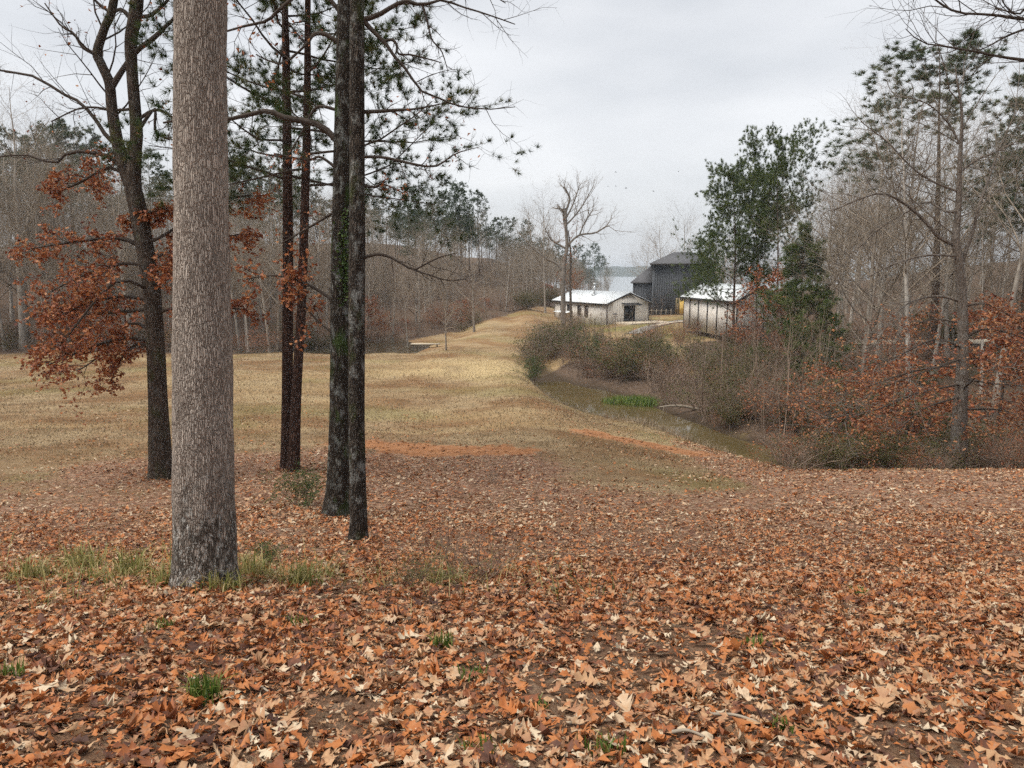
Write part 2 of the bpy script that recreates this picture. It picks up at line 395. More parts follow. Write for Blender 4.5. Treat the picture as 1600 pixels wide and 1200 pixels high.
# far ends of the creek run on under the brush to the right
CRK = np.vstack([CRK, [[30, 37.5, CREEK_Z], [42, 38, CREEK_Z]]])
for q in CRK: CP.append((q[0], q[1], -10.35))
for px, py, z in [(985, 604, -9.5), (1110, 648, -9.55), (1160, 668, -9.5), (1215, 682, -9.45), (1270, 696, -9.4), (1060, 640, -9.75), (1015, 664, -9.55), (1080, 690, -9.4), (1150, 712, -9.2)]:
    v_ = at(px, py, 1.0); CP.append(tuple(v_ * (z / v_[2])))
for x, y, z in [(16, 62, -9.6), (22, 52, -9.5), (27, 47, -9.3), (36, 44, -8.8), (22, 66, -9.0), (30, 60, -8.2), (34, 72, -7.4), (48, 50, -7.5),
                (60, 75, -4.8), (75, 75, -3.5), (62, 100, -1.6), (85, 110, -.4), (45, 95, -5.4), (50, 120, -5.0), (100, 60, -2.5), (140, 90, 2), (110, 170, 2), (60, 170, -6),
                (26, 32, -7.7), (34, 33, -7.7), (60, 35, -6.5),
                (-25, 88, -9.4), (-15, 92, -9.3), (-18, 105, -9.3), (-30, 110, -8.8), (-8, 116, -8.6), (0, 130, -6.8), (10, 150, -7),
                (-60, 105, -6.5), (-90, 90, -5.5), (-60, 140, 1.5), (-110, 140, 2), (-30, 150, 0), (-10, 180, 1), (-40, 210, 8), (-110, 220, 7),
                (8, 200, -3.5), (25, 170, -8.8), (30, 210, -10.6), (20, 260, -7), (0, 260, 1), (-20, 300, 6), (45, 260, -12.2), (70, 230, -10.5), (40, 330, -14), (10, 330, -3),
                (-100, 330, 5), (-200, 250, 8), (-250, 100, 2), (-250, 0, 0), (-200, -200, -1.5), (0, -60, -1.5), (0, -250, -1.5), (200, -200, -1.5), (250, 0, 0), (260, 120, 4), (220, 260, 3), (120, 330, -8), (60, 400, -15), (-150, 450, 0), (150, 450, -12)]:
    CP.append((x, y, z))
CP = np.array(CP, float)
def warp(X, Y): return np.arcsinh(np.asarray(X, float) / 8), np.arcsinh(np.asarray(Y, float) / 8)
_u, _v = warp(CP[:, 0], CP[:, 1]); _n = len(CP)
def _phi(r2): return np.where(r2 > 1e-12, .5 * r2 * np.log(np.maximum(r2, 1e-12)), 0)
_A = np.zeros((_n + 3, _n + 3)); _A[:_n, :_n] = _phi((_u[:, None] - _u) ** 2 + (_v[:, None] - _v) ** 2) + np.eye(_n) * 2e-3
_A[:_n, _n] = 1; _A[:_n, _n + 1] = _u; _A[:_n, _n + 2] = _v; _A[_n:, :_n] = _A[:_n, _n:].T
_w = np.linalg.solve(_A, np.concatenate([CP[:, 2], [0, 0, 0]]))
def gz(X, Y, rough=True):
    X = np.asarray(X, float); Y = np.asarray(Y, float); sh = np.broadcast(X, Y).shape
    X, Y = np.broadcast_to(X, sh).ravel(), np.broadcast_to(Y, sh).ravel()
    z = np.empty(len(X))
    for a in range(0, len(X), 40000):
        u, v = warp(X[a:a + 40000], Y[a:a + 40000])
        z[a:a + 40000] = _phi((u[:, None] - _u) ** 2 + (v[:, None] - _v) ** 2) @ _w[:_n] + _w[_n] + _w[_n + 1] * u + _w[_n + 2] * v
    z = np.clip(z, -17, 13)
    r = np.hypot(X, Y)
    lakebed = np.where(Y > 60, -16.0, -2.0)
    z = z + (lakebed - z) * sstep(360, 520, r)
    far = sstep(1930, 2060, Y)
    hills = -9 + 30 * fbm(X / 900 + 3, Y / 1500, 21) * sstep(2000, 3200, Y)
    z = z * (1 - far) + hills * far
    if rough:
        z = z + (fbm(X * .6, Y * .6, 3) - .5) * .07 * sstep(3, 20, r) * (1 - sstep(200, 300, r)) + (fbm(X * 3.1, Y * 3.1, 5, 3) - .5) * .07 * (1 - sstep(60, 110, r))
    return z.reshape(sh)
def gp(x, y, dz=0.0):
    return np.array((x, y, float(gz(np.array([x]), np.array([y]))[0]) + dz))
_D = np.geomspace(1.8, 380, 900)
def hit(px, py):
    """the ground point that a photo pixel looks at"""
    v = at(px, py, 1.0); P = v[None] * _D[:, None]
    below = P[:, 2] < gz(P[:, 0], P[:, 1])
    i = int(np.argmax(below)) if below.any() else len(_D) - 1
    return gp(*P[i, :2])

def axis(n, s, far):
    t = np.linspace(-1, 1, n); k = np.arcsinh(far / s); return np.sinh(t * k) * s
gx = axis(441, 5.0, 6500.); gy = axis(641, 5.0, 6500.); gy = gy[gy > -300]
GX, GY = np.meshgrid(gx, gy); GZ = gz(GX, GY)

def seg_dist(X, Y, pts):
    d = np.full(np.shape(X), 1e9)
    for a, b in zip(pts[:-1], pts[1:]):
        ab = b[:2] - a[:2]; t = np.clip(((X - a[0]) * ab[0] + (Y - a[1]) * ab[1]) / (ab @ ab), 0, 1)
        d = np.minimum(d, np.hypot(X - a[0] - t * ab[0], Y - a[1] - t * ab[1]))
    return d
def litter_w(X, Y):
    """how thickly the fallen leaves lie"""
    r = np.hypot(X, Y)
    n = fbm(X * .16 + 9, Y * .16, 31)
    edge = 30 + (n - .5) * 22 + np.where(X > 8, 5, 0) - 9 * np.exp(-((X - 3.5) / 4.5) ** 2) - np.clip(-X - 3, 0, 8) * .2
    w = 1 - sstep(edge - 10, edge + 13, r)
    return w
def clay_w(X, Y):
    w = np.zeros(np.shape(X))
    nz = fbm(X * .7, Y * .7, 41) - .5; nf = fbm(X * 3, Y * 3, 43) - .5
    for (ax, ay), (bx, by), hw in [((560, 694), (790, 706), 1.5), ((922, 677), (1085, 708), 1.5), ((1412, 853), (1440, 853), .22), ((1000, 522), (1012, 516), 2.0)]:
        a, b = hit(ax, ay), hit(bx, by)
        d = seg_dist(X, Y, [a, b]); w = np.maximum(w, 1 - sstep(hw * .35, hw * 1.25, d + nz * hw * 1.3 + nf * hw * .8))
    return w
wood_edge = np.array([(-250, 70), (-70, 79), (-30, 82), (-14, 99), (-4, 116), (8, 141), (18, 190), (34, 280), (30, 400)], float)
def wood_w(X, Y):
    e = np.interp(X, wood_edge[:, 0], wood_edge[:, 1]); n = (fbm(X * .12, Y * .12, 51) - .5) * 10
    left = sstep(-4, 3, Y - e + n) * (X < 34)
    right = sstep(-1.5, 1.5, (Y - 27.5) + n * .2) * sstep(11, 17, X + n * .4 - (Y - 40) * .12) * (Y < 84)
    right2 = sstep(30, 44, X + n * .5) * (Y >= 84)
    bank = 1 - sstep(3.5, 8, seg_dist(X, Y, CRK[:6] + np.array([4.5, 4.5, 0])))
    return np.clip(np.maximum.reduce([left, right, right2, bank]), 0, 1)
m_lit = litter_w(GX, GY); m_clay = clay_w(GX, GY); m_wood = wood_w(GX, GY) * (np.hypot(GX, GY) < 1500)
m_green = sstep(.55, .72, fbm(GX * .13 + 2, GY * .22, 61)) * .75
m_green *= .6
m_green = np.maximum(m_green, (GY > 80) * (GY < 120) * (GX > 10) * (GX < 32) * sstep(.4, .6, fbm(GX * .2, GY * .2, 63)) * .9)
m_green = np.where(GY > 1500, .6, m_green)
m_straw = np.exp(-(((GX + 1) / 9) ** 2 + ((GY - 66) / 13) ** 2)) * sstep(.3, .55, fbm(GX * .2, GY * .2, 65)) + .35 * sstep(.5, .7, fbm(GX * .09, GY * .18, 67)) * (GY > 34)
zone = np.stack([m_lit, m_clay, m_green, m_wood], -1)
ny, nx = GX.shape
q = (np.arange(ny - 1)[:, None] * nx + np.arange(nx - 1)[None]).reshape(-1, 1)
g = NG('ground_cover')
at_ = g.attr('zone'); sp = g.n('ShaderNodeSeparateColor'); g.l(at_.outputs['Color'], sp.inputs[0])
co = g.coord((1, 1, 1)); flatc = g.coord((1, 1, 0)); streak = g.coord((.35, 1, 0))
n_big = g.noise(flatc, .18, 5, .6); n_mid = g.noise(streak, 1.1, 6, .65); n_fine = g.noise(flatc, 17, 5, .7)
dry = g.ramp(g.math('ADD', g.math('MULTIPLY', n_mid, .5), g.math('MULTIPLY', n_fine, .5)), [(.30, (.125, .085, .05)), (.46, (.265, .19, .11)), (.58, (.38, .28, .165)), (.75, (.50, .385, .24))])
dry = g.mix(g.ramp(n_big, [(.40, 0.), (.58, 1.)]), dry, g.mix(1.0, dry, (.70, .56, .48), 'MULTIPLY'))
dry = g.mix(g.attr('straw').outputs['Fac'], dry, g.ramp(n_fine, [(.3, (.36, .265, .13)), (.7, (.56, .43, .24))]))
grn = g.ramp(n_fine, [(.3, (.075, .085, .022)), (.7, (.24, .24, .075))])
c = g.mix(g.math('MULTIPLY', sp.outputs[2], .75), dry, grn)
cell = g.voro(flatc, 13, 'F1', 'Color'); cs = g.n('ShaderNodeSeparateColor'); g.l(cell, cs.inputs[0])
lit = g.ramp(cs.outputs[0], [(0, (.12, .06, .042)), (.3, (.25, .12, .075)), (.55, (.37, .20, .125)), (.8, (.46, .30, .20)), (1, (.58, .44, .32))])
soil = g.ramp(n_fine, [(.3, (.07, .043, .028)), (.7, (.25, .15, .09))])
lit = g.mix(g.ramp(g.noise(flatc, 2.3, 5, .7), [(.40, .7), (.56, .1)]), lit, soil)
rr = g.n('ShaderNodeVectorMath', operation='LENGTH'); g.l(flatc, rr.inputs[0])
lit = g.mix(g.ramp(g.math('MULTIPLY', rr.outputs['Value'], .02), [(.10, .7), (.4, 0.)]), lit, soil)
def rag(v, sc_, amt=.9, lo=.38, hi=.62):
    return g.ramp(g.math('ADD', v, g.math('MULTIPLY', g.math('SUBTRACT', g.noise(flatc, sc_, 6, .75), .5), amt)), [(lo, 0.), (hi, 1.)])
c = g.mix(rag(sp.outputs[0], 2.2), c, lit)
wood = g.ramp(g.noise(flatc, 3.5, 6, .75), [(.32, (.05, .036, .026)), (.5, (.11, .076, .054)), (.7, (.20, .145, .105))])
c = g.mix(rag(at_.outputs['Alpha'], 1.2), c, wood)
clay = g.ramp(g.noise(streak, 3.2, 6, .7), [(.3, (.18, .09, .048)), (.5, (.37, .17, .078)), (.7, (.48, .27, .15))])
c = g.mix(rag(sp.outputs[1], 2.2, 1.3, .36, .7), c, clay)
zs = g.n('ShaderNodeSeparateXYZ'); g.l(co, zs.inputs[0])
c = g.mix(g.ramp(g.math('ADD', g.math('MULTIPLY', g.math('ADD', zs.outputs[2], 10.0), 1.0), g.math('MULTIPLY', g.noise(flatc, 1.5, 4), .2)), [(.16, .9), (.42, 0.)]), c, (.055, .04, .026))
hh = g.math('ADD', g.math('MULTIPLY', n_fine, .6), g.noise(flatc, 55, 3, .7))
g.bump(hh, .05)
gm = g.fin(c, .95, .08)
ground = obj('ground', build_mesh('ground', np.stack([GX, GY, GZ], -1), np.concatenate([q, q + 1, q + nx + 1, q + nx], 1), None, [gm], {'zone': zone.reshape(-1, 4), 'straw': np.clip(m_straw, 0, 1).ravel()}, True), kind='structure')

# water ------------------------------------------------------------------
def water_mat(name, col, rough, sc, dist, spec=.5):
    g = NG(name); n = g.noise(g.coord((1, .45, 1)), sc, 3, .5); g.bump(n, dist)
    c = g.ramp(g.noise(g.coord(), .25, 3), [(.3, tuple(x * .8 for x in col)), (.7, tuple(x * 1.15 for x in col))])
    return g.fin(c, rough, spec)
def sheet(name, x0, x1, y0, y1, z, mat, n=24):
    X, Y = np.meshgrid(np.linspace(x0, x1, n), np.linspace(y0, y1, n))
    q = (np.arange(n - 1)[:, None] * n + np.arange(n - 1)[None]).reshape(-1, 1)
    return obj(name, build_mesh(name, np.stack([X, Y, 0 * X + z], -1), np.concatenate([q, q + 1, q + n + 1, q + n], 1), None, [mat]), kind='structure')
mw = water_mat('murky_creek_water', (.09, .068, .03), .03, 1.6, .004, .5)
sheet('creek_water', 0, 44, 34, 66, CREEK_Z, mw)
sheet('pond_water', -32, -6, 82, 112, -9.15, water_mat('dark_pond_water', (.05, .042, .025), .06, 2.0, .002, .18))
sheet('lake_water', -900, 1600, 240, 2040, -12.0, water_mat('pale_lake_water', (.22, .25, .27), .18, .25, .03))

# wooded hills of the far shore
X = np.linspace(-2600, 3400, 400); T = np.linspace(0, 1, 9)
prof = np.sin(T * np.pi) ** .6; hgt = 10 + 22 * fbm(X / 420, X * 0 + 3, 23, 5) + 5 * vnoise(X / 16, X * 0, 25)
V = np.stack([np.broadcast_to(X[:, None], (400, 9)), 1990 + T[None] * 420 + 0 * X[:, None], -13 + prof[None] * hgt[:, None]], -1)
q = (np.arange(399)[:, None] * 9 + np.arange(8)[None]).reshape(-1, 1)
g = NG('far_forest'); c = g.ramp(g.noise(g.coord((1, 1, 3)), .03, 6, .7), [(.3, (.028, .04, .034)), (.7, (.075, .085, .065))])
obj('far_hills', build_mesh('far_hills', V, np.concatenate([q, q + 9, q + 10, q + 1], 1), None, [g.fin(c, 1, .0)]), kind='structure')

# ------------------------------------------------------------------ fallen leaves
def leaf_template(st):
    """lobed oak leaf as stations along the midrib: (y, half width)"""
    y = np.array([s[0] for s in st]); w = np.array([s[1] for s in st]); n = len(st)
    V = np.concatenate([np.stack([0 * y, y], 1), np.stack([-w, y + .05 * (w > .15)], 1), np.stack([w, y + .05 * (w > .15)], 1)])
    i = np.arange(n - 1)[:, None]
    Q = np.concatenate([np.concatenate([i, n + i, n + i + 1, i + 1], 1), np.concatenate([i, i + 1, 2 * n + i + 1, 2 * n + i], 1)])
    return V, Q
T_A = leaf_template([(0, .01), (.2, .02), (.30, .19), (.36, .055), (.50, .34), (.56, .075), (.68, .32), (.75, .065), (.86, .17), (1.0, .008)])
T_B = leaf_template([(0, .015), (.14, .03), (.30, .21), (.38, .13), (.52, .29), (.60, .17), (.74, .27), (.86, .14), (1.0, .02)])
T_C = leaf_template([(0, .02), (.3, .20), (.42, .09), (.6, .31), (.78, .13), (1.0, .01)])
T_D = leaf_template([(0, .03), (.45, .27), (1.0, .03)])
T_E = (np.array([(0, 0), (-.27, .5), (0, 1.), (.27, .5)]), np.array([(0, 3, 2, 1)]))
def leaf_shape(tpl, n):
    """(n, V, 3) leaves of length one, each with its own curl"""
    V, Q = tpl; x, y = V[:, 0][None], V[:, 1][None] - .5
    wj = np.where(rng.random((n, 1)) < .25, rng.uniform(.25, .55, (n, 1)), rng.uniform(.65, 1.15, (n, 1))); a = rng.normal(.25, .55, (n, 1)); b = rng.normal(.15, .5, (n, 1)); tw = rng.normal(0, .6, (n, 1))
    z = a * x * x * 2.2 + b * y * y + tw * x * y + .06 * np.sin(9 * (x + y) + rng.random((n, 1)) * 6)
    xx = x * wj * (1 - .35 * np.abs(a) * np.abs(x) * 2)
    return np.stack([xx, np.broadcast_to(y, z.shape) * (1 - .1 * np.abs(b)), z], -1), Q
def rot_rand(n, tilt, slope):
    yaw = rng.random(n) * 6.283; rx = rng.normal(0, tilt, n); ry = rng.normal(0, tilt, n)
    c, s = np.cos(yaw), np.sin(yaw); Z = np.zeros(n); O = np.ones(n)
    Rz = np.stack([np.stack([c, -s, Z], -1), np.stack([s, c, Z], -1), np.stack([Z, Z, O], -1)], 1)
    c, s = np.cos(rx), np.sin(rx); Rx = np.stack([np.stack([O, Z, Z], -1), np.stack([Z, c, -s], -1), np.stack([Z, s, c], -1)], 1)
    c, s = np.cos(ry), np.sin(ry); Ry = np.stack([np.stack([c, Z, s], -1), np.stack([Z, O, Z], -1), np.stack([-s, Z, c], -1)], 1)
    a = math.atan(slope); c, s = math.cos(-a), math.sin(-a)
    S = np.array([[1, 0, 0], [0, c, -s], [0, s, c]])
    return S[None] @ Rx @ Ry @ Rz
def litter_colour(X, Y, n):
    r = np.clip(rng.normal(.48, .24, n), 0, 1)
    return np.clip(r + (fbm(X * .5, Y * .5, 71) - .5) * .35 + .08 * sstep(10, 18, Y), 0, 1)
def litter_points(n, d0, d1, power=1.0, side=.82):
    d = (d0 ** power + (d1 ** power - d0 ** power) * rng.random(n)) ** (1 / power)
    X = rng.uniform(-1, 1, n) * (d * side + 1.2)
    return X, d
bare = [(*hit(1010, 1015)[:2], .5), (*hit(1110, 1000)[:2], .35), (*hit(880, 1090)[:2], .25), (*hit(540, 1110)[:2], .2), (*hit(1000, 950)[:2], .3)]
acc = Acc()
cand = []
def scatter(tpl, n, d0, d1, ln, tilt, power, lift):
    X, Y = litter_points(n, d0, d1, power)
    keep = rng.random(n) < np.maximum(litter_w(X, Y), .13 * (Y > 20) * sstep(.35, .6, fbm(X * .25, Y * .25, 83))) * (.55 + .7 * sstep(.25, .5, fbm(X * 1.1, Y * 1.1, 81))) * np.where(Y > 7, .45 + .8 * sstep(.36, .58, fbm(X * .33, Y * .33, 85)), 1)
    for bx, by, br in bare: keep &= ~((np.hypot((X - bx), (Y - by) * .7) < br * (1 + .5 * (fbm(X * 4, Y * 4, 8) - .5))) & (rng.random(n) < .62))
    keep &= rng.random(n) > 1.3 * np.clip(clay_w(X, Y), 0, 1)
    keep &= rng.random(n) > .55 * np.clip(m_verge(X, Y), 0, 1)
    X, Y = X[keep], Y[keep]; n = len(X)
    S = ln * np.clip(rng.normal(.97, .3, n), .35, 1.6)
    V, Q = leaf_shape(tpl, n)
    Rm = rot_rand(n, tilt, .24)
    Z = gz(X, Y) + rng.random(n) * lift + .006
    col = litter_colour(X, Y, n)
    return X, Y, Z, S, V, Q, Rm, col
def m_verge(X, Y):
    """the grassy strip left of the middle where fewer leaves lie"""
    return (1 - sstep(.0, 1.0, np.abs(Y - 7.7 - .05 * X) / 1.2)) * (1 - sstep(-.5, 1.2, X))
def emit(acc, X, Y, Z, S, V, Q, Rm, col):
    n, k = V.shape[:2]
    W_ = np.einsum('nij,nkj->nki', Rm, V) * S[:, None, None] + np.stack([X, Y, Z], -1)[:, None]
    QQ = (np.arange(n)[:, None, None] * k + Q[None]).reshape(-1, 4)
    acc.add(W_.reshape(-1, 3), QQ, rnd=np.clip(np.repeat(col, k) + rng.normal(0, .05, n * k), 0, 1))
for tpl, n, d0, d1, ln, tilt, pw, lift, near in [(T_A, 11000, 1.7, 9.0, .138, .27, 1.75, .045, 1), (T_B, 11500, 1.7, 9.0, .108, .25, 1.75, .03, 1), (T_C, 13000, 1.7, 9.5, .075, .28, 1.75, .02, 0), (T_E, 60000, 1.7, 9.5, .042, .22, 1.75, .012, 0),
                                          (T_C, 28000, 8, 17, .118, .30, 1.6, .04, 0), (T_E, 34000, 8, 17, .07, .3, 1.6, .02, 0), (T_E, 100000, 15, 46, .13, .32, 1.5, .03, 0), (T_E, 45000, 28, 74, .15, .3, 1.6, .03, 0)]:
    r = scatter(tpl, n, d0, d1, ln, tilt, pw, lift)
    if near:
        X, Y, Z, S, V, Q, Rm, col = r
        # size in the picture; the ones that show largest become objects of their own
        dep = Y * CT - Z * ST; sx = X / dep; sy = (Y * ST + Z * CT) / dep
        vis = (np.abs(sx) < .69) & (np.abs(sy) < .51)
        score = np.where(vis, S / dep * (1 + 3 * (Z - gz(X, Y))), 0)
        top = np.argsort(-score)[:150]
        for i in top: cand.append((X[i], Y[i], Z[i], S[i], V[i], Q, Rm[i], col[i]))
        mk = np.ones(len(X), bool); mk[top] = False
        r = (X[mk], Y[mk], Z[mk], S[mk], V[mk], Q, Rm[mk], col[mk])
    emit(acc, *r)
# leaves banked against the feet of the near trunks
for bx, by, br in [(*at(321, 918, 7.4)[:2], .36), (*at(560, 850, 12.4)[:2], .22), (*at(526, 810, 16)[:2], .38), (*at(252, 752, 22.5)[:2], .42), (*at(448, 730, 23.8)[:2], .26), (*at(459, 738, 23.2)[:2], .26)]:
    n = 150; an = rng.random(n) * 6.283; ra = br * (1.0 + rng.gamma(1.6, .3, n)); X, Y = bx + np.cos(an) * ra, by + np.sin(an) * ra
    V, Q = leaf_shape(T_C, n)
    emit(acc, X, Y, gz(X, Y) + .015 + .10 * np.exp(-(ra / br - 1) * 3) * rng.random(n), .12 * rng.uniform(.6, 1.3, n), V, Q, rot_rand(n, .45, .24), litter_colour(X, Y, n))
obj('leaf_litter', acc.mesh('leaf_litter', [M['litter']], True), label='carpet of fallen brown and orange oak leaves covering the slope', cat='leaf litter', kind='stuff')
words_ = [(.0, 'dark red-brown'), (.34, 'rusty orange'), (.6, 'tan brown'), (.8, 'pale straw-coloured')]
for (x, y, z, s, V, Q, Rm, col) in cand:
    me = build_mesh('fallen_leaf', V, Q, None, [M['litter']], {'rnd': np.clip(col + rng.normal(0, .05, len(V)), 0, 1)}, True)
    wd = [w for t, w in words_ if col >= t][-1]
    o = obj('fallen_leaf', me, None, None, label=f"{wd} fallen oak leaf {'at the very bottom' if y < 3.4 else 'higher up'} in the foreground, {['far left', 'left', 'middle', 'right', 'far right'][int(np.clip((x / y + .6) / .24, 0, 4.99))]}", cat='leaf', group=f'{wd} fallen leaves in the foreground')
    m4 = Matrix([[*(Rm[0] * s), x], [*(Rm[1] * s), y], [*(Rm[2] * s), z], [0, 0, 0, 1]])
    o.matrix_world = m4

# ------------------------------------------------------------------ grasses
def tuft(px, py, n, h, spread, label, mat='grass_green', lean=.45):
    c = hit(px, py); a = Acc()
    p = rng.normal(0, spread, (n, 3)); p[:, 2] = gz(p[:, 0] + c[0], p[:, 1] + c[1]) - c[2] - .01
    blades(a, p, h * rng.uniform(.5, 1.15, n), .0035 + .0006 * c[1], lean)
    obj('grass_tuft', a.mesh('grass_tuft', [M[mat]]), loc=c, label=label, cat='grass', group='green grass tufts among the fallen leaves')
for a_ in [(322, 1092, 150, .17, .045, 'bright green grass tuft at lower left of the leaf-strewn foreground'),
           (12, 1062, 70, .13, .05, 'thin green tuft among the leaves at the left edge'),
           (250, 985, 40, .11, .04, 'small dark green tuft behind the bright lower-left tuft'),
           (690, 1012, 60, .14, .05, 'green grass tuft among leaves below the grassy verge'),
           (735, 1060, 40, .11, .05, 'pale green tuft in the middle of the foreground leaves'),
           (950, 1175, 55, .11, .05, 'spreading grass tuft at the bottom middle of the foreground'),
           (1218, 1140, 35, .08, .03, 'tiny bright tuft at the lower right of the foreground'),
           (845, 1110, 20, .09, .03, 'small blue-green sprig in a bare patch of the foreground'),
           (470, 975, 45, .12, .05, 'green tuft at the top of the leaf bank in the middle left'),
           (1180, 1010, 50, .10, .05, 'yellow-green tuft at the right of the bare foreground patch'),
           (740, 1180, 40, .10, .05, 'low green tuft at the bottom edge in the middle'),
           (1340, 930, 50, .12, .06, 'faint green tuft far up the leafy slope on the right')]:
    tuft(*a_)
for px, py, h_, lb in [(205, 898, .42, 'tall yellow-green grass clump left of the pale trunk'), (395, 900, .36, 'tall grass clump right of the pale trunk'), (60, 905, .34, 'tall grass clump on the verge at the left edge'), (270, 915, .34, 'grass clump at the foot of the pale trunk'), (470, 915, .30, 'grass clump on the verge before the double trunk'), (130, 890, .40, 'thin tall grass clump on the verge at far left'), (350, 925, .26, 'green grass clump before the foot of the pale trunk')]:
    tuft(px, py, 110, h_, .10, lb, 'grass_verge', .8)
a = Acc(); n = 8200
Y_ = rng.normal(7.8, .55, n); X_ = rng.uniform(-7.5, 1.2, n)
k_ = (rng.random(n) < .06 + .94 * sstep(.46, .62, fbm(X_ * 1.2, Y_ * 1.2, 91))) & (rng.random(n) < np.interp(X_, [-7, -1.8, -.2, 1.2], [1, 1, .5, .12]))
X_, Y_ = X_[k_], Y_[k_] + .05 * X_[k_]
p = np.stack([X_, Y_, gz(X_, Y_) - .02], -1)
blades(a, p, rng.gamma(3, .07, len(p)) + .04, .0042, 1.15)
obj('verge_grass', a.mesh('verge_grass', [M['grass_verge']]), label='straggly yellow-green grass along the verge at the big trunk', cat='grass', kind='stuff')
a = Acc()
for (n, d0, d1, h, w) in [(60000, 12, 34, .07, .010), (150000, 26, 84, .10, .02)]:
    X_, Y_ = litter_points(n, d0, d1, 1.45, .78)
    k_ = (rng.random(n) > litter_w(X_, Y_) * .9) & (clay_w(X_, Y_) < .35) & (wood_w(X_, Y_) < .5)
    X_, Y_ = X_[k_], Y_[k_]
    p = np.stack([X_, Y_, gz(X_, Y_) - .01], -1); s_ = norm(rng.normal(0, 1, (len(p), 3)) * [1, 1, 0]) * w * 1.3
    ht = h * rng.uniform(.4, 1.3, len(p))[:, None] * (.5 + fbm(X_ * .4, Y_ * .4, 95)[:, None])
    tp = p + np.array([0, 0, 1.]) * ht + rng.normal(0, .5, (len(p), 3)) * [1, 1, 0] * ht
    gcol = np.clip(rng.normal(.5, .2, len(p)) + (fbm(X_ * .15, Y_ * .3, 97) - .5) * .8, 0, 1)
    a.add(np.stack([p - s_, p + s_, tp], 1).reshape(-1, 3), T=np.arange(len(p) * 3).reshape(-1, 3), rnd=np.repeat(gcol, 3))
obj('field_grass', a.mesh('field_grass', [M['grass_dry']]), label='short dry straw-coloured grass over the open field', cat='grass', kind='stuff')
# clods on the bare clay
a = Acc(); n = 2600; X_ = rng.uniform(-9, 14, n); Y_ = rng.uniform(26, 40, n); k_ = clay_w(X_, Y_) > rng.random(n) * .9 + .1; X_, Y_ = X_[k_], Y_[k_]; n = len(X_)
o8 = np.array([(1, 0, 0), (-1, 0, 0), (0, 1, 0), (0, -1, 0), (0, 0, 1), (0, 0, -1)], float); f8 = np.array([(0, 2, 4), (2, 1, 4), (1, 3, 4), (3, 0, 4), (2, 0, 5), (1, 2, 5), (3, 1, 5), (0, 3, 5)])
V = o8[None] * rng.uniform(.5, 1.3, (n, 6, 1)) * (rng.gamma(2, .018, n) + .01)[:, None, None] * np.array([1.2, 1.2, .7]) + np.stack([X_, Y_, gz(X_, Y_) + .01], -1)[:, None]
a.add(V.reshape(-1, 3), T=(np.arange(n)[:, None, None] * 6 + f8[None]).reshape(-1, 3))
obj('clay_clods', a.mesh('clay_clods', [plain('orange_clay_clods', (.38, .18, .085), .95, .1, .3, 3)]), label='small crumbled clods on the bare orange clay in the field', cat='clods', kind='stuff')
# reeds along the near bank of the creek
a = Acc(); n = 3600
t_ = rng.random(n) * (len(CRK) - 3); i_ = t_.astype(int); fr = (t_ - i_)[:, None]
c_ = CRK[i_] * (1 - fr) + CRK[i_ + 1] * fr; nrm = norm(np.cross(CRK[i_ + 1] - CRK[i_], [0, 0, 1.]))
nrm = np.where(nrm[:, 1:2] > 0, -nrm, nrm)
c_ = c_ + nrm * rng.uniform(1.5, 4.4, n)[:, None]
c_[:, 2] = gz(c_[:, 0], c_[:, 1]); k_ = (c_[:, 2] > CREEK_Z - .05) & (fbm(c_[:, 0] * .5, c_[:, 1] * .5, 99) > .42); c_ = c_[k_]
blades(a, c_, rng.uniform(.12, .6, len(c_)), .010, 1.0)
obj('bank_reeds', a.mesh('bank_reeds', [M['reed']]), label='grey dead reeds and grass along the near creek bank', cat='reeds', kind='stuff')
a = Acc(); n = 8000; c = creek_pt(1040, 629)
p = rng.normal(0, 1, (n, 3)) * [2.6, 1.1, 0]; p[:, 0] += p[:, 1] * -.2
k_ = np.hypot(p[:, 0] / 5.0, p[:, 1] / 2.2) < 1; p = p[k_]
blades(a, p, rng.uniform(.2, .6, len(p)), .02, .7)
obj('islet_grass', a.mesh('islet_grass', [M['grass_green']]), loc=(c[0], c[1], CREEK_Z - .03), label='patch of bright green grass standing in the creek water', cat='grass', kind='stuff')

# ------------------------------------------------------------------ tree building
def cat_rom(K, m):
    K = np.asarray(K, float); n = len(K)
    t = np.linspace(0, n - 1, m); i = np.clip(t.astype(int), 0, n - 2); f = (t - i)[:, None]
    g_ = lambda j: K[np.clip(j, 0, n - 1)]
    p0, p1, p2, p3 = g_(i - 1), g_(i), g_(i + 1), g_(i + 2)
    return .5 * (2 * p1 + (p2 - p0) * f + (2 * p0 - 5 * p1 + 4 * p2 - p3) * f ** 2 + (3 * p1 - p0 - 3 * p2 + p3) * f ** 3)
def limb_px(pts, d, m=10):
    """a limb through photo pixels (px, py, width in px[, distance offset]) at distance d"""
    K = []
    for q_ in pts:
        dd = d + (q_[3] if len(q_) > 3 else 0.0); P = at(q_[0], q_[1], dd)
        K.append((*P, .5 * q_[2] * (P[1] * CT - P[2] * ST) / F_PX))
    C = cat_rom(K, m)
    return C[None, :, :3], np.maximum(C[None, :, 3], .002)
def stack(L_): return np.concatenate([a for a, b in L_]), np.concatenate([b for a, b in L_])
def flare(P, R, amount, h):
    s = np.concatenate([[0], np.cumsum(np.linalg.norm(P[0, 1:] - P[0, :-1], axis=-1))])
    R = R.copy(); R[0] *= 1 + amount * np.exp(-s / h); return R
def part(name, root, P, R, mat, sides=12, lump=0.0, kind=None, label=None):
    a = Acc(); tubes(a, P, R, sides, None, lump)
    return obj(name, a.mesh(name, [mat], True, off=root.location), root, kind=kind, label=label)
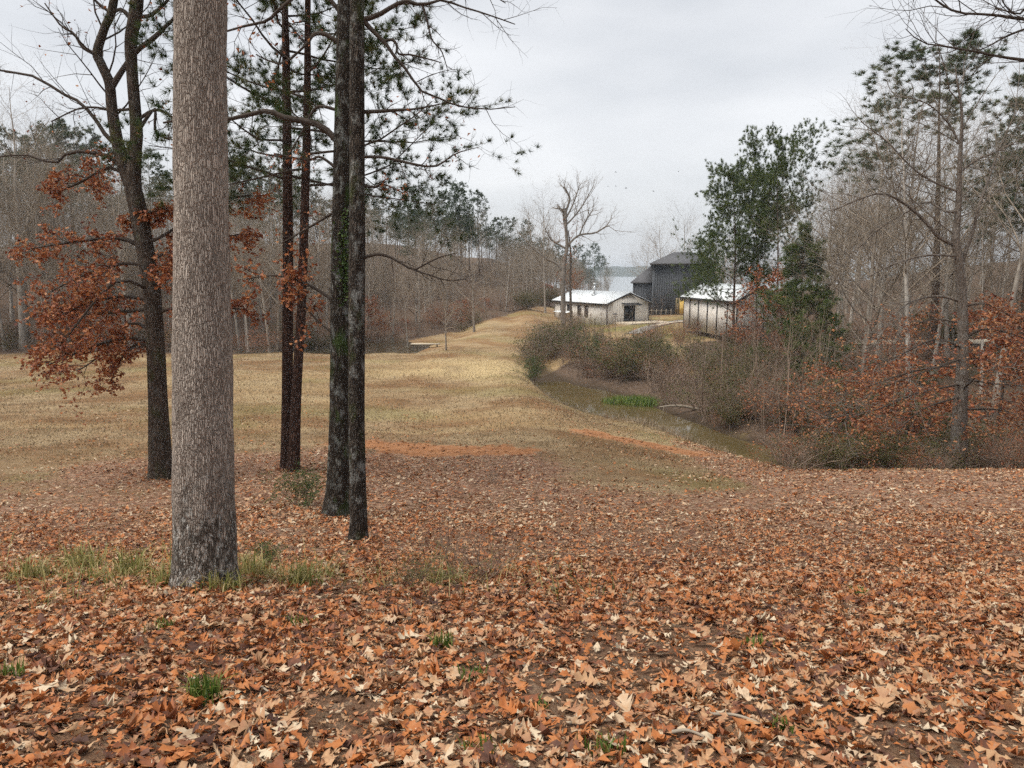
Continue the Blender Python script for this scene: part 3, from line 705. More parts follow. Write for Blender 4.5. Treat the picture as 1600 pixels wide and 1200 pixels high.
def twigs_part(root, levels, mat, name='crown'):
    a = Acc()
    for P, R, s in levels: tubes(a, P, R, s, rng.random(len(P)))
    return obj(name, a.mesh(name, [mat], False, off=root.location), root, kind='stuff')
def foliage_part(root, acc, mat, name='foliage'):
    return obj(name, acc.mesh(name, [mat], False, off=root.location), root, kind='stuff')

# the big pale oak trunk close by
r_ = thing('oak_tree', at(321, 922, 7.4), 'thick pale grey oak trunk with plated bark, nearest tree on the left', 'tree')
P, R = limb_px([(321, 935, 100), (321, 910, 98), (320, 850, 94), (318, 700, 89), (317, 600, 88), (316, 450, 83), (314, 300, 80), (313, 150, 78), (313, 0, 77), (312, -300, 70), (316, -800, 58), (325, -1500, 26)], 7.4, 150)
R = flare(P, R, .22, .16); part('trunk', r_, P, R, M['white_oak'], 72, .07)
l1 = grow(P, R, 11, (.74, .98), (52, 10), .30, None, .12, .12, 8, .5)
for i in range(11): part('limb', r_, l1[0][i:i + 1], l1[1][i:i + 1], M['limb_pale'], 8)
l2 = grow(*l1, 7, (.3, 1), (45, 12), .5, None, .08, .16, 6); l3 = grow(*l2, 6, (.25, 1), (42, 12), .5, None, .05, .18, 4)
twigs_part(r_, [(*l2, 5), (*l3, 3)], M['limb_pale'])

# the dark pair of trunks
r_ = thing('oak_tree', at(526, 812, 16), 'dark mossy trunk, rear one of the close pair, ivy climbing it', 'tree')
P, R = limb_px([(525, 822, 46), (525, 805, 42), (528, 750, 35), (530, 680, 32), (531, 600, 30), (532, 400, 29), (536, 200, 27), (540, 0, 25), (546, -300, 19), (552, -750, 5)], 16, 130)
R = flare(P, R, .22, .35); part('trunk', r_, P, R, M['moss_oak'], 48, .09)
ls = [limb_px(x, 16, 12) for x in [
    [(524, 218, 10), (505, 199, 10), (480, 190, 10), (440, 183, 9), (420, 173, 8), (395, 178, 7), (350, 187, 6), (300, 184, 5), (255, 192, 3)],
    [(528, 66, 7), (507, 53, 7), (490, 54, 6), (478, 70, 4), (440, 100, 3), (400, 85, 2)],
    [(532, 20, 7), (490, -22, 6), (440, 12, 6), (418, 32, 5), (385, 40, 4), (350, 50, 3)],
    [(526, 172, 5), (500, 166, 5), (486, 178, 4), (470, 210, 3), (440, 260, 2)],
    [(520, 470, 5), (500, 455, 5), (470, 440, 4), (430, 430, 3), (385, 436, 2)],
    [(519, 520, 4), (495, 500, 3), (470, 470, 3), (450, 440, 2)],
    [(522, 260, 5), (500, 245, 4), (480, 250, 4), (430, 240, 2)],
    [(525, 330, 5), (500, 345, 4), (475, 360, 3), (440, 380, 2)]]]
for Pp, Rr in ls: part('limb', r_, Pp, Rr, M['limb'], 8)
la = stack(ls); l2 = grow(*la, 8, (.2, 1), (48, 14), .32, None, .05, .2, 5, .6, rmax=.012); l3 = grow(*l2, 5, (.2, 1), (45, 14), .5, None, .03, .2, 4, rmax=.006)
top = grow(P, R, 9, (.87, .99), (50, 10), .2, None, .12, .15, 6, .5); t2 = grow(*top, 7, (.3, 1), (45, 12), .5, None, .05, .2, 4)
twigs_part(r_, [(*l2, 4), (*l3, 3), (*top, 6), (*t2, 3)], M['limb'])
a = Acc(); lw = l3[0].reshape(len(ls), -1, 4, 3)
lp, _ = tips(lw[4:6].reshape(-1, 4, 3), 6, .06); leafcards(a, lp, .12, .038)
lp, _ = tips(lw[[1, 2, 6, 7]].reshape(-1, 4, 3), 1, .05); leafcards(a, lp, .10, .03)
foliage_part(r_, a, M['brown_leaf'])
a = Acc(); n = 420
pz = rng.normal(410, 38, n); c0 = np.array([at(537 + rng.normal(0, 5), z_, 15.82) for z_ in pz]); c0[:, 1] += rng.uniform(-.03, .01, n)
leafcards(a, c0, .075, .03, .2); foliage_part(r_, a, M['green_leaf'], 'ivy')

r_ = thing('oak_tree', at(560, 852, 12.4), 'dark lichen-spotted trunk, front one of the close pair', 'tree')
P, R = limb_px([(561, 858, 33), (560, 845, 31), (560, 800, 27), (558, 700, 25), (557, 600, 25), (558, 400, 25), (558, 200, 23), (558, 0, 22), (561, -400, 15), (570, -900, 4)], 12.4, 130)
R = flare(P, R, .2, .2); part('trunk', r_, P, R, M['dark_oak'], 48, .07)
ls = [limb_px(x, 12.4, 14) for x in [
    [(563, 32, 9), (590, 24, 8), (612, 11, 7), (634, 2, 7), (660, 8, 5), (690, 0, 4), (720, 10, 3), (760, 22, 2.5), (805, 38, 1.5)],
    [(563, 26, 8), (582, 48, 7), (600, 65, 6), (612, 82, 5), (622, 95, 5), (640, 115, 4), (655, 140, 3.5), (690, 155, 3), (715, 165, 2.5), (755, 171, 2), (805, 167, 1.2)],
    [(600, 65, 5), (612, 62, 4.5), (620, 70, 4), (622, 84, 3), (645, 86, 3), (690, 98, 1.5)],
    [(660, 8, 4), (668, 35, 3), (675, 62, 2.5), (690, 80, 2), (700, 112, 1)],
    [(564, 175, 6), (590, 174, 6), (620, 172, 5), (650, 170, 3), (700, 160, 1.5)],
    [(568, 245, 5), (600, 246, 4.5), (640, 255, 4), (680, 260, 3), (712, 240, 2), (748, 230, 1)],
    [(567, 290, 5), (585, 292, 4), (600, 288, 3), (630, 302, 1.5)],
    [(566, 404, 5), (590, 397, 5), (615, 404, 4), (645, 421, 3.5), (665, 412, 3), (690, 401, 2), (715, 395, 1.2)],
    [(645, 421, 3), (672, 430, 2.5), (700, 438, 2), (730, 436, 1)],
    [(563, -120, 9), (620, -150, 7), (680, -90, 5), (740, -30, 3), (790, 5, 1.5)]]]
for Pp, Rr in ls: part('limb', r_, Pp, Rr, M['limb'], 8)
la = stack(ls); l2 = grow(*la, 9, (.25, 1), (48, 14), .26, None, -.02, .2, 5, .6, rmax=.009); l3 = grow(*l2, 5, (.2, 1), (45, 14), .5, None, .0, .22, 4, rmax=.004)
top = grow(P, R, 8, (.87, .99), (50, 10), .2, None, .12, .15, 6, .5); t2 = grow(*top, 7, (.3, 1), (45, 12), .5, None, .05, .2, 4)
twigs_part(r_, [(*l2, 4), (*l3, 3), (*top, 6), (*t2, 3)], M['limb'])
a = Acc(); lw = l3[0].reshape(len(ls), -1, 4, 3)
lp, _ = tips(lw[[4, 5, 6]].reshape(-1, 4, 3), 2, .05); leafcards(a, lp[rng.random(len(lp)) < .3], .07, .02); foliage_part(r_, a, M['brown_leaf'])

# the oak on the left that keeps its rust-brown leaves
r_ = thing('oak_tree', at(252, 756, 22.5), 'forked dark oak keeping rust-brown leaves, left of the pale trunk', 'tree')
P, R = limb_px([(252, 760, 38), (252, 745, 35), (249, 680, 31), (246, 600, 28), (243, 540, 27), (237, 450, 26), (228, 395, 26), (216, 330, 26), (208, 290, 24), (211, 240, 19), (213, 200, 18), (206, 110, 17), (205, 60, 18), (214, 0, 19), (224, -180, 13), (240, -420, 4)], 22.5, 110)
R = flare(P, R, .25, .5); part('trunk', r_, P, R, M['left_oak'], 32, .08)
P2, R2 = limb_px([(214, 322, 15), (198, 275, 18), (184, 225, 18), (175, 170, 16), (171, 130, 15), (158, 100, 14), (152, 82, 14), (163, 45, 12), (178, 0, 12), (190, -150, 8), (170, -350, 3)], 22.5, 50)
part('fork_stem', r_, P2, R2, M['left_oak'], 20, .06)
bare_l = [limb_px(x, 22.5, 12) for x in [
    [(175, 136, 10), (186, 118, 9), (200, 97, 8), (215, 78, 8), (240, 60, 8), (258, 42, 6), (275, 25, 5), (310, -25, 3)],
    [(152, 86, 7), (140, 80, 6), (128, 72, 6), (115, 52, 4), (95, 40, 3), (70, 5, 2)],
    [(186, 228, 7), (168, 215, 7), (150, 188, 6), (125, 160, 5), (95, 145, 4.5), (55, 120, 4), (0, 110, 3), (-70, 100, 2)],
    [(196, 268, 7), (180, 252, 7), (160, 241, 6), (110, 237, 5), (85, 255, 4), (40, 242, 3), (-10, 246, 2)],
    [(205, 30, 8), (190, 15, 6), (172, 18, 5), (150, 2, 4), (120, -30, 2)],
    [(216, 26, 7), (235, 24, 6), (255, 8, 5), (275, -15, 3)],
    [(212, 190, 6), (240, 172, 5), (262, 178, 4), (290, 200, 3), (330, 190, 2)],
    [(208, 170, 5), (180, 172, 4), (130, 168, 3), (80, 190, 2)],
    [(210, 215, 6), (241, 170, 5), (243, 205, 4), (265, 218, 3)]]]
leaf_l = [limb_px(x, 22.5, 10) for x in [
    [(226, 388, 8), (185, 372, 6), (115, 378, 4, -.6), (52, 388, 2, -1)],
    [(230, 415, 7), (190, 412, 5), (130, 430, 4, .7), (80, 455, 2, 1.2)],
    [(225, 382, 7), (212, 352, 5), (232, 332, 4), (266, 324, 2)],
    [(238, 470, 7), (190, 463, 5), (130, 476, 4, -.8), (78, 505, 2, -1.2)],
    [(239, 482, 7), (205, 486, 5), (145, 490, 4, .5), (88, 492, 2, .9)],
    [(243, 535, 6), (195, 528, 5), (140, 543, 4, -.4), (76, 570, 2, -.8)],
    [(243, 545, 6), (215, 538, 5), (190, 560, 4, .5), (172, 598, 2, .6)],
    [(236, 445, 7), (265, 422, 5), (300, 392, 4, .8), (345, 372, 3, 1.0), (385, 365, 2, 1.2)],
    [(240, 492, 6), (270, 482, 5), (330, 480, 4, .8), (385, 484, 2, .8)],
    [(226, 380, 7), (252, 370, 5), (292, 345, 4, .6), (350, 312, 3, .8), (392, 305, 2, .8)],
    [(206, 285, 6), (172, 262, 5), (125, 285, 4, .5), (86, 302, 2, .5)],
    [(237, 455, 6), (180, 440, 5, -1), (110, 520, 3, -1.5), (90, 545, 2, -1.5)],
    [(232, 410, 7), (262, 395, 5), (285, 420, 3, -.5), (262, 430, 2, -.8)],
    [(243, 520, 6), (200, 505, 5, 1.2), (150, 560, 3, 1.6), (120, 580, 2, 1.6)]]]
for Pp, Rr in bare_l + leaf_l: part('limb', r_, Pp, Rr, M['limb'], 8)
b2 = grow(*stack(bare_l), 9, (.2, 1), (48, 14), .32, None, .08, .2, 5, .6, rmax=.014); b3 = grow(*b2, 5, (.2, 1), (45, 14), .55, None, .05, .2, 4, rmax=.007)
c2 = grow(*stack(leaf_l), 12, (.25, .97), (50, 14), .25, None, -.02, .18, 5, .6, rmax=.012, flat=.72); c3 = grow(*c2, 6, (.15, 1), (50, 14), .55, None, -.02, .2, 3, rmax=.006)
top = grow(P, R, 8, (.9, .99), (50, 10), .2, None, .12, .15, 6, .5); t2 = grow(*top, 7, (.3, 1), (45, 12), .5, None, .05, .2, 4)
tp2 = grow(P2, R2, 10, (.2, .98), (50, 10), .22, None, .1, .18, 6, .4, rmax=.03); t3 = grow(*tp2, 6, (.3, 1), (45, 12), .5, None, .05, .2, 4)
twigs_part(r_, [(*b2, 4), (*b3, 3), (*c2, 4), (*c3, 3), (*top, 5), (*t2, 3), (*tp2, 5), (*t3, 3)], M['limb'])
a = Acc(); lp, _ = tips(c3[0], 11, .05); leafcards(a, lp, .14, .042)
lp, _ = tips(b3[0], 1, .05); leafcards(a, lp[rng.random(len(lp)) < .35], .12, .035); foliage_part(r_, a, M['brown_leaf'])

# two pines
def near_pine(label, pts, d, n1, t0, lf):
    r_ = thing('pine_tree', at(pts[0][0], pts[0][1], d), label, 'tree')
    P, R = limb_px(pts, d, 110); part('trunk', r_, P, flare(P, R, .15, .4), M['pine_bark'], 28, .06)
    l1 = grow(P, R, n1, (t0, .99), (82, 10), lf, lambda t: 1.1 - .75 * t, .03, .1, 8, .35, rmax=.045)
    for i in range(n1): part('limb', r_, l1[0][i:i + 1], l1[1][i:i + 1], M['limb'], 6)
    l2 = grow(*l1, 8, (.3, 1), (48, 12), .32, None, .06, .15, 5, .5, rmax=.014, flat=.3); l3 = grow(*l2, 6, (.3, 1), (45, 12), .5, None, .1, .15, 3, rmax=.008)
    twigs_part(r_, [(*l2, 4), (*l3, 3)], M['limb'])
    a = Acc(); p, dd = tips(l3[0], 4, .0, .35); needles(a, p, dd, 26, .25, .006)
    p, dd = l2[0][:, -1], norm(l2[0][:, -1] - l2[0][:, -2]); needles(a, p, dd, 30, .24, .0055)
    foliage_part(r_, a, M['needle'])
near_pine('straight dark pine, left one of the two behind the pale trunk', [(448, 735, 22), (448, 722, 19), (449, 600, 17), (450, 400, 16), (449, 250, 14), (447, 100, 12), (445, 0, 10), (443, -250, 7), (440, -480, 2)], 23.8, 26, .43, .21)
near_pine('slightly leaning dark pine, right one of the two behind the pale trunk', [(458, 743, 23), (459, 730, 19), (464, 600, 15), (471, 480, 14), (477, 300, 13), (480, 150, 11), (481, 0, 9), (484, -200, 6), (487, -420, 2)], 23.2, 24, .49, .22)

# the copper-leaved tree on the right
r_ = thing('beech_tree', at(1497, 703, 31), 'grey-limbed tree with copper leaves on its low branches, right side', 'tree')
P, R = limb_px([(1496, 706, 33), (1498, 690, 28), (1500, 640, 25), (1504, 560, 20), (1504, 480, 18), (1497, 400, 16), (1493, 375, 15), (1497, 330, 11), (1500, 250, 8), (1503, 180, 5), (1496, 130, 3), (1492, 100, 1.5)], 31, 90)
part('trunk', r_, P, flare(P, R * .82, .2, .5), M['grey_bark'], 28, .07)
bare_l = [limb_px(x, 31, 12) for x in [
    [(1495, 382, 11), (1470, 373, 9), (1440, 340, 8), (1410, 316, 7), (1380, 302, 5, -.5), (1345, 310, 4, -1), (1300, 330, 2, -1)],
    [(1500, 425, 10), (1508, 395, 9), (1519, 365, 8), (1530, 320, 7), (1545, 280, 6, .5), (1562, 230, 4, 1), (1590, 170, 2, 1)],
    [(1498, 470, 7), (1470, 463, 6), (1440, 466, 5, -1), (1410, 480, 4, -1.5), (1385, 510, 3, -2), (1362, 548, 2, -2)],
    [(1497, 330, 7), (1475, 330, 6), (1450, 315, 5, 1), (1420, 330, 4, 1), (1370, 360, 3, 1.4), (1310, 420, 2, 1.6)],
    [(1499, 300, 6), (1460, 285, 5), (1425, 262, 4), (1390, 225, 3), (1345, 190, 2)],
    [(1502, 230, 5), (1480, 190, 4), (1445, 160, 3), (1400, 150, 2)],
    [(1499, 270, 6), (1525, 250, 5), (1550, 240, 4), (1600, 215, 3)],
    [(1497, 400, 6), (1440, 400, 5, -1), (1380, 420, 4, -1.5), (1320, 455, 2, -2)]]]
leaf_l = [limb_px(x, 31, 10) for x in [
    [(1507, 530, 7), (1530, 516, 6), (1560, 516, 5, -1), (1620, 535, 3, -1)], [(1505, 545, 6), (1460, 530, 5, -1), (1400, 558, 4, -1.6), (1335, 580, 2, -2)],
    [(1504, 572, 6), (1450, 575, 5, .8), (1380, 595, 4, 1), (1312, 622, 2, 1)], [(1503, 600, 6), (1430, 615, 5, -1.5), (1370, 640, 4, -2), (1285, 655, 2, -2)],
    [(1506, 592, 6), (1560, 600, 4, 1), (1630, 605, 2, 1)], [(1503, 640, 6), (1560, 640, 4, -1), (1615, 655, 2, -1)], [(1503, 505, 6), (1450, 500, 4, 1), (1395, 530, 2, 1)],
    [(1502, 620, 6), (1440, 640, 4, -2), (1400, 680, 2, -2.5)], [(1503, 560, 6), (1420, 590, 4, -2), (1350, 620, 3, -2.6), (1300, 690, 2, -2.6)], [(1504, 480, 6), (1540, 475, 4), (1590, 500, 2)],
    [(1503, 660, 5), (1550, 680, 3, -1.5), (1590, 690, 2, -1.5)], [(1503, 610, 6), (1540, 580, 4, -2), (1600, 570, 2, -2)]]]
for Pp, Rr in bare_l: part('limb', r_, Pp, Rr * .65, M['grey_bark'], 8)
for Pp, Rr in leaf_l: part('limb', r_, Pp, Rr * .55, M['limb'], 8)
b2 = grow(*stack(bare_l), 14, (.15, 1), (45, 14), .36, None, .06, .2, 5, .6, rmax=.02); b3 = grow(*b2, 6, (.2, 1), (45, 14), .55, None, .05, .2, 4, rmax=.01)
c2 = grow(*stack(leaf_l), 11, (.2, 1), (50, 14), .34, None, .0, .2, 5, .6, rmax=.014, flat=.5); c3 = grow(*c2, 6, (.15, 1), (50, 14), .55, None, .0, .2, 3, rmax=.007, flat=.3)
top = grow(P, R, 12, (.55, .98), (50, 10), .22, None, .1, .18, 6, .5, rmax=.03); t2 = grow(*top, 6, (.3, 1), (45, 12), .5, None, .05, .2, 4)
twigs_part(r_, [(*b2, 4), (*b3, 3), (*c2, 4), (*c3, 3), (*top, 5), (*t2, 3)], M['limb_pale'])
a = Acc(); lp, _ = tips(c3[0], 10, .07); leafcards(a, lp, .12, .042, .1); foliage_part(r_, a, M['tan_leaf'])

# bare tree whose limbs reach in from the right edge
bx = gp(12.2, 10.0)
r_ = thing('bare_tree', bx, 'bare tree at the right edge whose thin limbs reach into the sky', 'tree')
P = cat_rom([(*bx - [0, 0, .2], .24), (12.25, 10, 0.2, .19), (12.1, 10.0, 3.5, .15), (12.3, 10.1, 7, .10), (12.2, 10, 11, .02)], 40)
part('trunk', r_, P[None, :, :3], P[None, :, 3], M['left_oak'], 24, .06)
ls = [limb_px(x, 9.6, 14) for x in [
    [(2120, 170, 20, .4), (1850, 118, 12), (1700, 106, 8), (1600, 94, 5.5), (1560, 88, 4), (1520, 80, 3.5), (1480, 73, 3), (1440, 66, 2), (1415, 45, 1.2)],
    [(2120, 120, 18, .4), (1850, 62, 11), (1700, 40, 7), (1600, 30, 5.5), (1550, 23, 4), (1500, 20, 3.5), (1470, 6, 3), (1440, -18, 2)],
    [(2120, -20, 18, .4), (1800, -90, 9), (1650, -40, 6), (1597, 20, 3.5), (1570, 8, 2), (1560, -20, 1.5)],
    [(1640, 35, 4), (1600, 46, 3.5), (1570, 58, 3), (1545, 72, 2), (1530, 78, 1.5)]]]
for Pp, Rr in ls: part('limb', r_, Pp, Rr, M['limb'], 8)
l2 = grow(*stack(ls), 14, (.3, 1), (50, 14), .14, None, .08, .18, 5, .6, rmax=.007); l3 = grow(*l2, 6, (.2, 1), (45, 14), .5, None, .05, .22, 4, rmax=.0035)
top = grow(P[None, :, :3], P[None, :, 3], 10, (.55, .98), (50, 10), .3, None, .1, .18, 6, .5)
twigs_part(r_, [(*l2, 4), (*l3, 3), (*top, 5)], M['limb'])

# ------------------------------------------------------------------ tree kinds that repeat
def proto(name, parts_):
    """hidden store of meshes: list of (part name, mesh, kind)"""
    return (name, parts_)
def plant(pr, loc, sc, rz, label, cat, group, sz=None, tilt=(0, 0)):
    name, ps = pr
    r_ = thing(name, loc, label, cat, group, rz, sc)
    r_.rotation_euler = (tilt[0], tilt[1], rz)
    if sz: r_.scale = (sc, sc, sz)
    for nm, me, kd in ps: obj(nm, me, r_, kind=kd)
    return r_
def trunk_line(H, r, wig=.012, m=12, lean=.03):
    t = np.linspace(0, 1, m); P = np.zeros((1, m, 3)); P[0, :, 2] = t * H - .3
    P[0, :, :2] = np.cumsum(rng.normal(0, wig * H / 3, (m, 2)), 0) * t[:, None] + rng.normal(0, lean, 2) * H * t[:, None]
    R = (r * (1 - t * .95) * (1 + .35 * np.exp(-t * 30)))[None]
    return P, R
def bare_proto(H=18, r=.17, n1=15, t0=.35, lf=.36, ang=48, tw='wood_twig', bk='wood_bark', n2=7, n3=6, n4=4, rt=.016):
    P, R = trunk_line(H, r)
    l1 = grow(P, R, n1, (t0, .99), (ang, 10), lf, lambda t: 1.1 - .6 * t, .12, .12, 6, .5)
    l2 = grow(*l1, n2, (.25, 1), (42, 12), .48, None, .1, .15, 5, rmax=.04); l3 = grow(*l2, n3, (.2, 1), (40, 12), .5, None, .08, .16, 4, rmax=rt * 1.4)
    l4 = grow(*l3, n4, (.2, 1), (40, 12), .55, None, .06, .2, 2, rmax=rt, re=.6)
    a = Acc(); tubes(a, P, R, 8); b = Acc(); tubes(b, *l1, 5); tubes(b, *l2, 4); tubes(b, *l3, 3); tubes(b, *l4, 3)
    return proto('bare_tree', [('trunk', a.mesh('bare_trunk', [M[bk]], True), None), ('crown', b.mesh('bare_crown', [M[tw]]), 'stuff')])
def pine_proto(H=24, r=.24, t0=.5, n1=26, lf=.2, up=.06, k=22, ln=.38, w=.014, mat='needle_far', shape=lambda t: 1.05 - .7 * t, n2=7, n3=4, ang=72):
    P, R = trunk_line(H, r, .008)
    l1 = grow(P, R, n1, (t0, .995), (ang, 12), lf, shape, up, .1, 6, .35, rmax=.09)
    l2 = grow(*l1, n2, (.35, 1), (45, 12), .34, None, .1, .15, 4, .5, rmax=.03); l3 = grow(*l2, n3, (.3, 1), (45, 12), .5, None, .15, .15, 3, rmax=.015)
    a = Acc(); tubes(a, P, R, 8); b = Acc(); tubes(b, *l1, 4); tubes(b, *l2, 3); f = Acc()
    p, dd = tips(l3[0], 3, .0, .3); needles(f, p, dd, k, ln, w, spread=.8)
    p, dd = l1[0][:, -1], norm(l1[0][:, -1] - l1[0][:, -2]); needles(f, p, dd, k * 2, ln, w)
    return proto('pine_tree', [('trunk', a.mesh('pine_trunk', [M['far_pine_bark']], True), None), ('limbs', b.mesh('pine_limbs', [M['far_pine_bark']]), 'stuff'), ('foliage', f.mesh('pine_foliage', [M[mat]]), 'stuff')])
def leafy_proto(H=6, r=.07, mat='brown_leaf', n1=16, k=5, t0=.12, ln=.16):
    P, R = trunk_line(H, r, .02)
    l1 = grow(P, R, n1, (t0, .98), (68, 12), .42, lambda t: 1 - .6 * t, .05, .14, 5, .5)
    l2 = grow(*l1, 7, (.25, 1), (48, 12), .45, None, .03, .18, 4, rmax=.014, flat=.4); l3 = grow(*l2, 4, (.2, 1), (48, 12), .5, None, .0, .2, 3, rmax=.008)
    a = Acc(); tubes(a, P, R, 6); b = Acc(); tubes(b, *l1, 4); tubes(b, *l2, 3); tubes(b, *l3, 3); f = Acc()
    p, _ = tips(l3[0], k, .05); leafcards(f, p, ln, ln * .36)
    return proto('small_oak', [('trunk', a.mesh('oak_stem', [M['limb']], True), None), ('crown', b.mesh('oak_twigs', [M['limb']]), 'stuff'), ('foliage', f.mesh('oak_foliage', [M[mat]]), 'stuff')])
def shrub_proto(h=2.0, n=16, spread=.5, leaf=None, k=3, tw='brush_twig', ln=.07, up=.12, rt=.010):
    az = rng.random(n) * 6.283; P = np.zeros((n, 5, 3)); d = norm(np.stack([np.cos(az) * spread, np.sin(az) * spread, np.ones(n)], -1) + rng.normal(0, .15, (n, 3)))
    L0 = h * rng.uniform(.6, 1.1, n); P[:, 0, :2] = rng.normal(0, h * .12, (n, 2)); P[:, 0, 2] = -.1
    for j in range(1, 5):
        d = norm(d + rng.normal(0, .16, (n, 3)) + [0, 0, .03]); P[:, j] = P[:, j - 1] + d * (L0 / 4)[:, None]
    R = np.full((n, 1), rt * 1.5) * np.linspace(1, .4, 5)[None]
    l2 = grow(P, R, 7, (.2, 1), (42, 14), .42, None, up, .2, 4, rmax=rt); l3 = grow(*l2, 4, (.2, 1), (45, 14), .5, None, up * .6, .22, 3, rmax=rt * .7)
    b = Acc(); tubes(b, P, R, 3); tubes(b, *l2, 3); tubes(b, *l3, 3)
    ps = [('stems', b.mesh('shrub_stems', [M[tw]]), 'stuff')]
    if leaf:
        f = Acc(); p, _ = tips(l3[0], k, h * .02); leafcards(f, p, ln, ln * .42, .1); ps.append(('foliage', f.mesh('shrub_foliage', [M[leaf]]), 'stuff'))
    return proto('shrub', ps)
def pole_proto(H=6):
    P, R = trunk_line(H, .035, .03, 9, .06)
    l1 = grow(P, R, 12, (.25, .98), (38, 12), .3, None, .15, .16, 4, .5); l2 = grow(*l1, 5, (.2, 1), (40, 12), .5, None, .1, .2, 3, rmax=.01)
    a = Acc(); tubes(a, P, R, 5); b = Acc(); tubes(b, *l1, 3); tubes(b, *l2, 3)
    return proto('sapling', [('trunk', a.mesh('sapling_stem', [M['brush_twig']], True), None), ('crown', b.mesh('sapling_twigs', [M['brush_twig']]), 'stuff')])

BARE = [bare_proto(18, .17, 20, .26, .34), bare_proto(18, .15, 19, .34, .29, 42), bare_proto(18, .19, 21, .2, .38, 52), bare_proto(18, .13, 18, .38, .27, 38), bare_proto(18, .16, 22, .15, .34, 50)]
THICK = [bare_proto(18, .16, 24, .16, .30, 46, 'wood_twig', 'wood_bark', 7, 7, 4, .026), bare_proto(18, .14, 24, .25, .27, 42, 'wood_twig', 'wood_bark', 7, 7, 4, .026), bare_proto(18, .17, 26, .1, .32, 50, 'wood_twig', 'wood_bark', 7, 6, 4, .026)]
PINE = [pine_proto(24, .24, .48, 28, .21), pine_proto(24, .22, .55, 24, .22), pine_proto(24, .25, .40, 32, .19)]
POLE = [pole_proto(6), pole_proto(6), pole_proto(6), pole_proto(6)]
LEAFY = [leafy_proto(6, .07), leafy_proto(6, .06, 'tan_leaf', 14, 4), leafy_proto(6, .07, 'brown_leaf', 12, 3)]
SHRUB = [shrub_proto(2, 18, .5), shrub_proto(2, 16, .7, 'shrub_leaf', 3), shrub_proto(2, 14, .45, 'brown_leaf', 2), shrub_proto(2, 20, .6, 'shrub_leaf', 6), shrub_proto(2, 18, .35)]
GREEN = shrub_proto(2, 18, .6, 'green_leaf', 7)
YOUNG = [pine_proto(7, .10, .10, 40, .33, .10, 14, .28, .009, 'needle_young', lambda t: 1.05 - .85 * t, 6, 4, 60), pine_proto(7, .09, .2, 26, .26, .12, 16, .28, .009, 'needle_young', lambda t: 1.05 - .85 * t, 6, 4, 60)]
def height_to(px, py_top, base):
    return at(px, py_top, base[1])[2] - base[2]
U = rng.uniform

# the wood beyond the field on the left
def wood_zone(px):
    for lim, w in [(0, 'outside the left edge'), (65, 'at the far left edge'), (150, 'behind the left half of the rust-leaved oak'), (270, 'behind the rust-leaved oak'), (365, 'behind the pale trunk'), (440, 'between the pale trunk and the two pines'), (515, 'between the pines and the double trunk'), (575, 'behind the double trunk'), (640, 'just right of the double trunk'), (690, 'behind the plank dock'), (745, 'behind the left of the rise'), (800, 'behind the middle of the rise'), (850, 'left of the broken old tree'), (2000, 'behind the broken old tree')]:
        if px < lim: return w
def creek_zone(px):
    for lim, w in [(860, 'at its left end'), (910, 'under the broken old tree'), (960, 'below the house doors'), (1010, 'below the patio'), (1065, 'behind the green islet'), (1120, 'below the lower pine'), (1180, 'below the right building'), (1240, 'below the young pine'), (3000, 'at its right end')]:
        if px < lim: return w
def thicket_zone(px):
    for lim, w in [(1300, 'near the creek end'), (1380, 'left of the copper-leaved tree'), (1460, 'under the copper limbs'), (1530, 'at the copper-leaved trunk'), (1600, 'right of the copper-leaved trunk'), (3000, 'outside the right edge')]:
        if px < lim: return w
def edge_at(px, off):
    d = 100.0
    for _ in range(25):
        x = (px - 800) / F_PX * d * 1.0; d = .5 * d + .5 * (np.interp(x, wood_edge[:, 0], wood_edge[:, 1]) + off)
    return (px - 800) / F_PX * d, d
done = []
def free(x, y, s):
    for a_, b_ in done:
        if (a_ - x) ** 2 + (b_ - y) ** 2 < s * s: return False
    done.append((x, y)); return True
TOP = lambda px: np.interp(px, [-200, 0, 100, 300, 450, 600, 700, 800, 870, 940], [190, 215, 235, 290, 310, 335, 350, 385, 410, 425])
cnt = 0
for tr in range(2500):
    if cnt >= 255: break
    px = U(-170, 945) if rng.random() < .72 else U(770, 952); off = abs(rng.normal(0, 34)) * (1 + .6 * (px > 700)); x, y = edge_at(px, off + 1.0)
    if not free(x, y, 2.3): continue
    b_ = gp(x, y); H = max(10, height_to(px, TOP(px) + rng.normal(25, 32), b_)); H = min(H, 27)
    big = off < 12 and px < 320
    plant(THICK[rng.integers(3)] if off > 9 else BARE[rng.integers(5)], b_, H / 18 * U(.9, 1.25), U(0, 6.28), f"bare tree, {'front row' if off < 9 else 'middle' if off < 35 else 'back'} of the wood, {wood_zone(px)}", 'tree', 'bare trees of the wood beyond the field', H / 18, (rng.normal(0, .03), rng.normal(0, .03)))
    cnt += 1
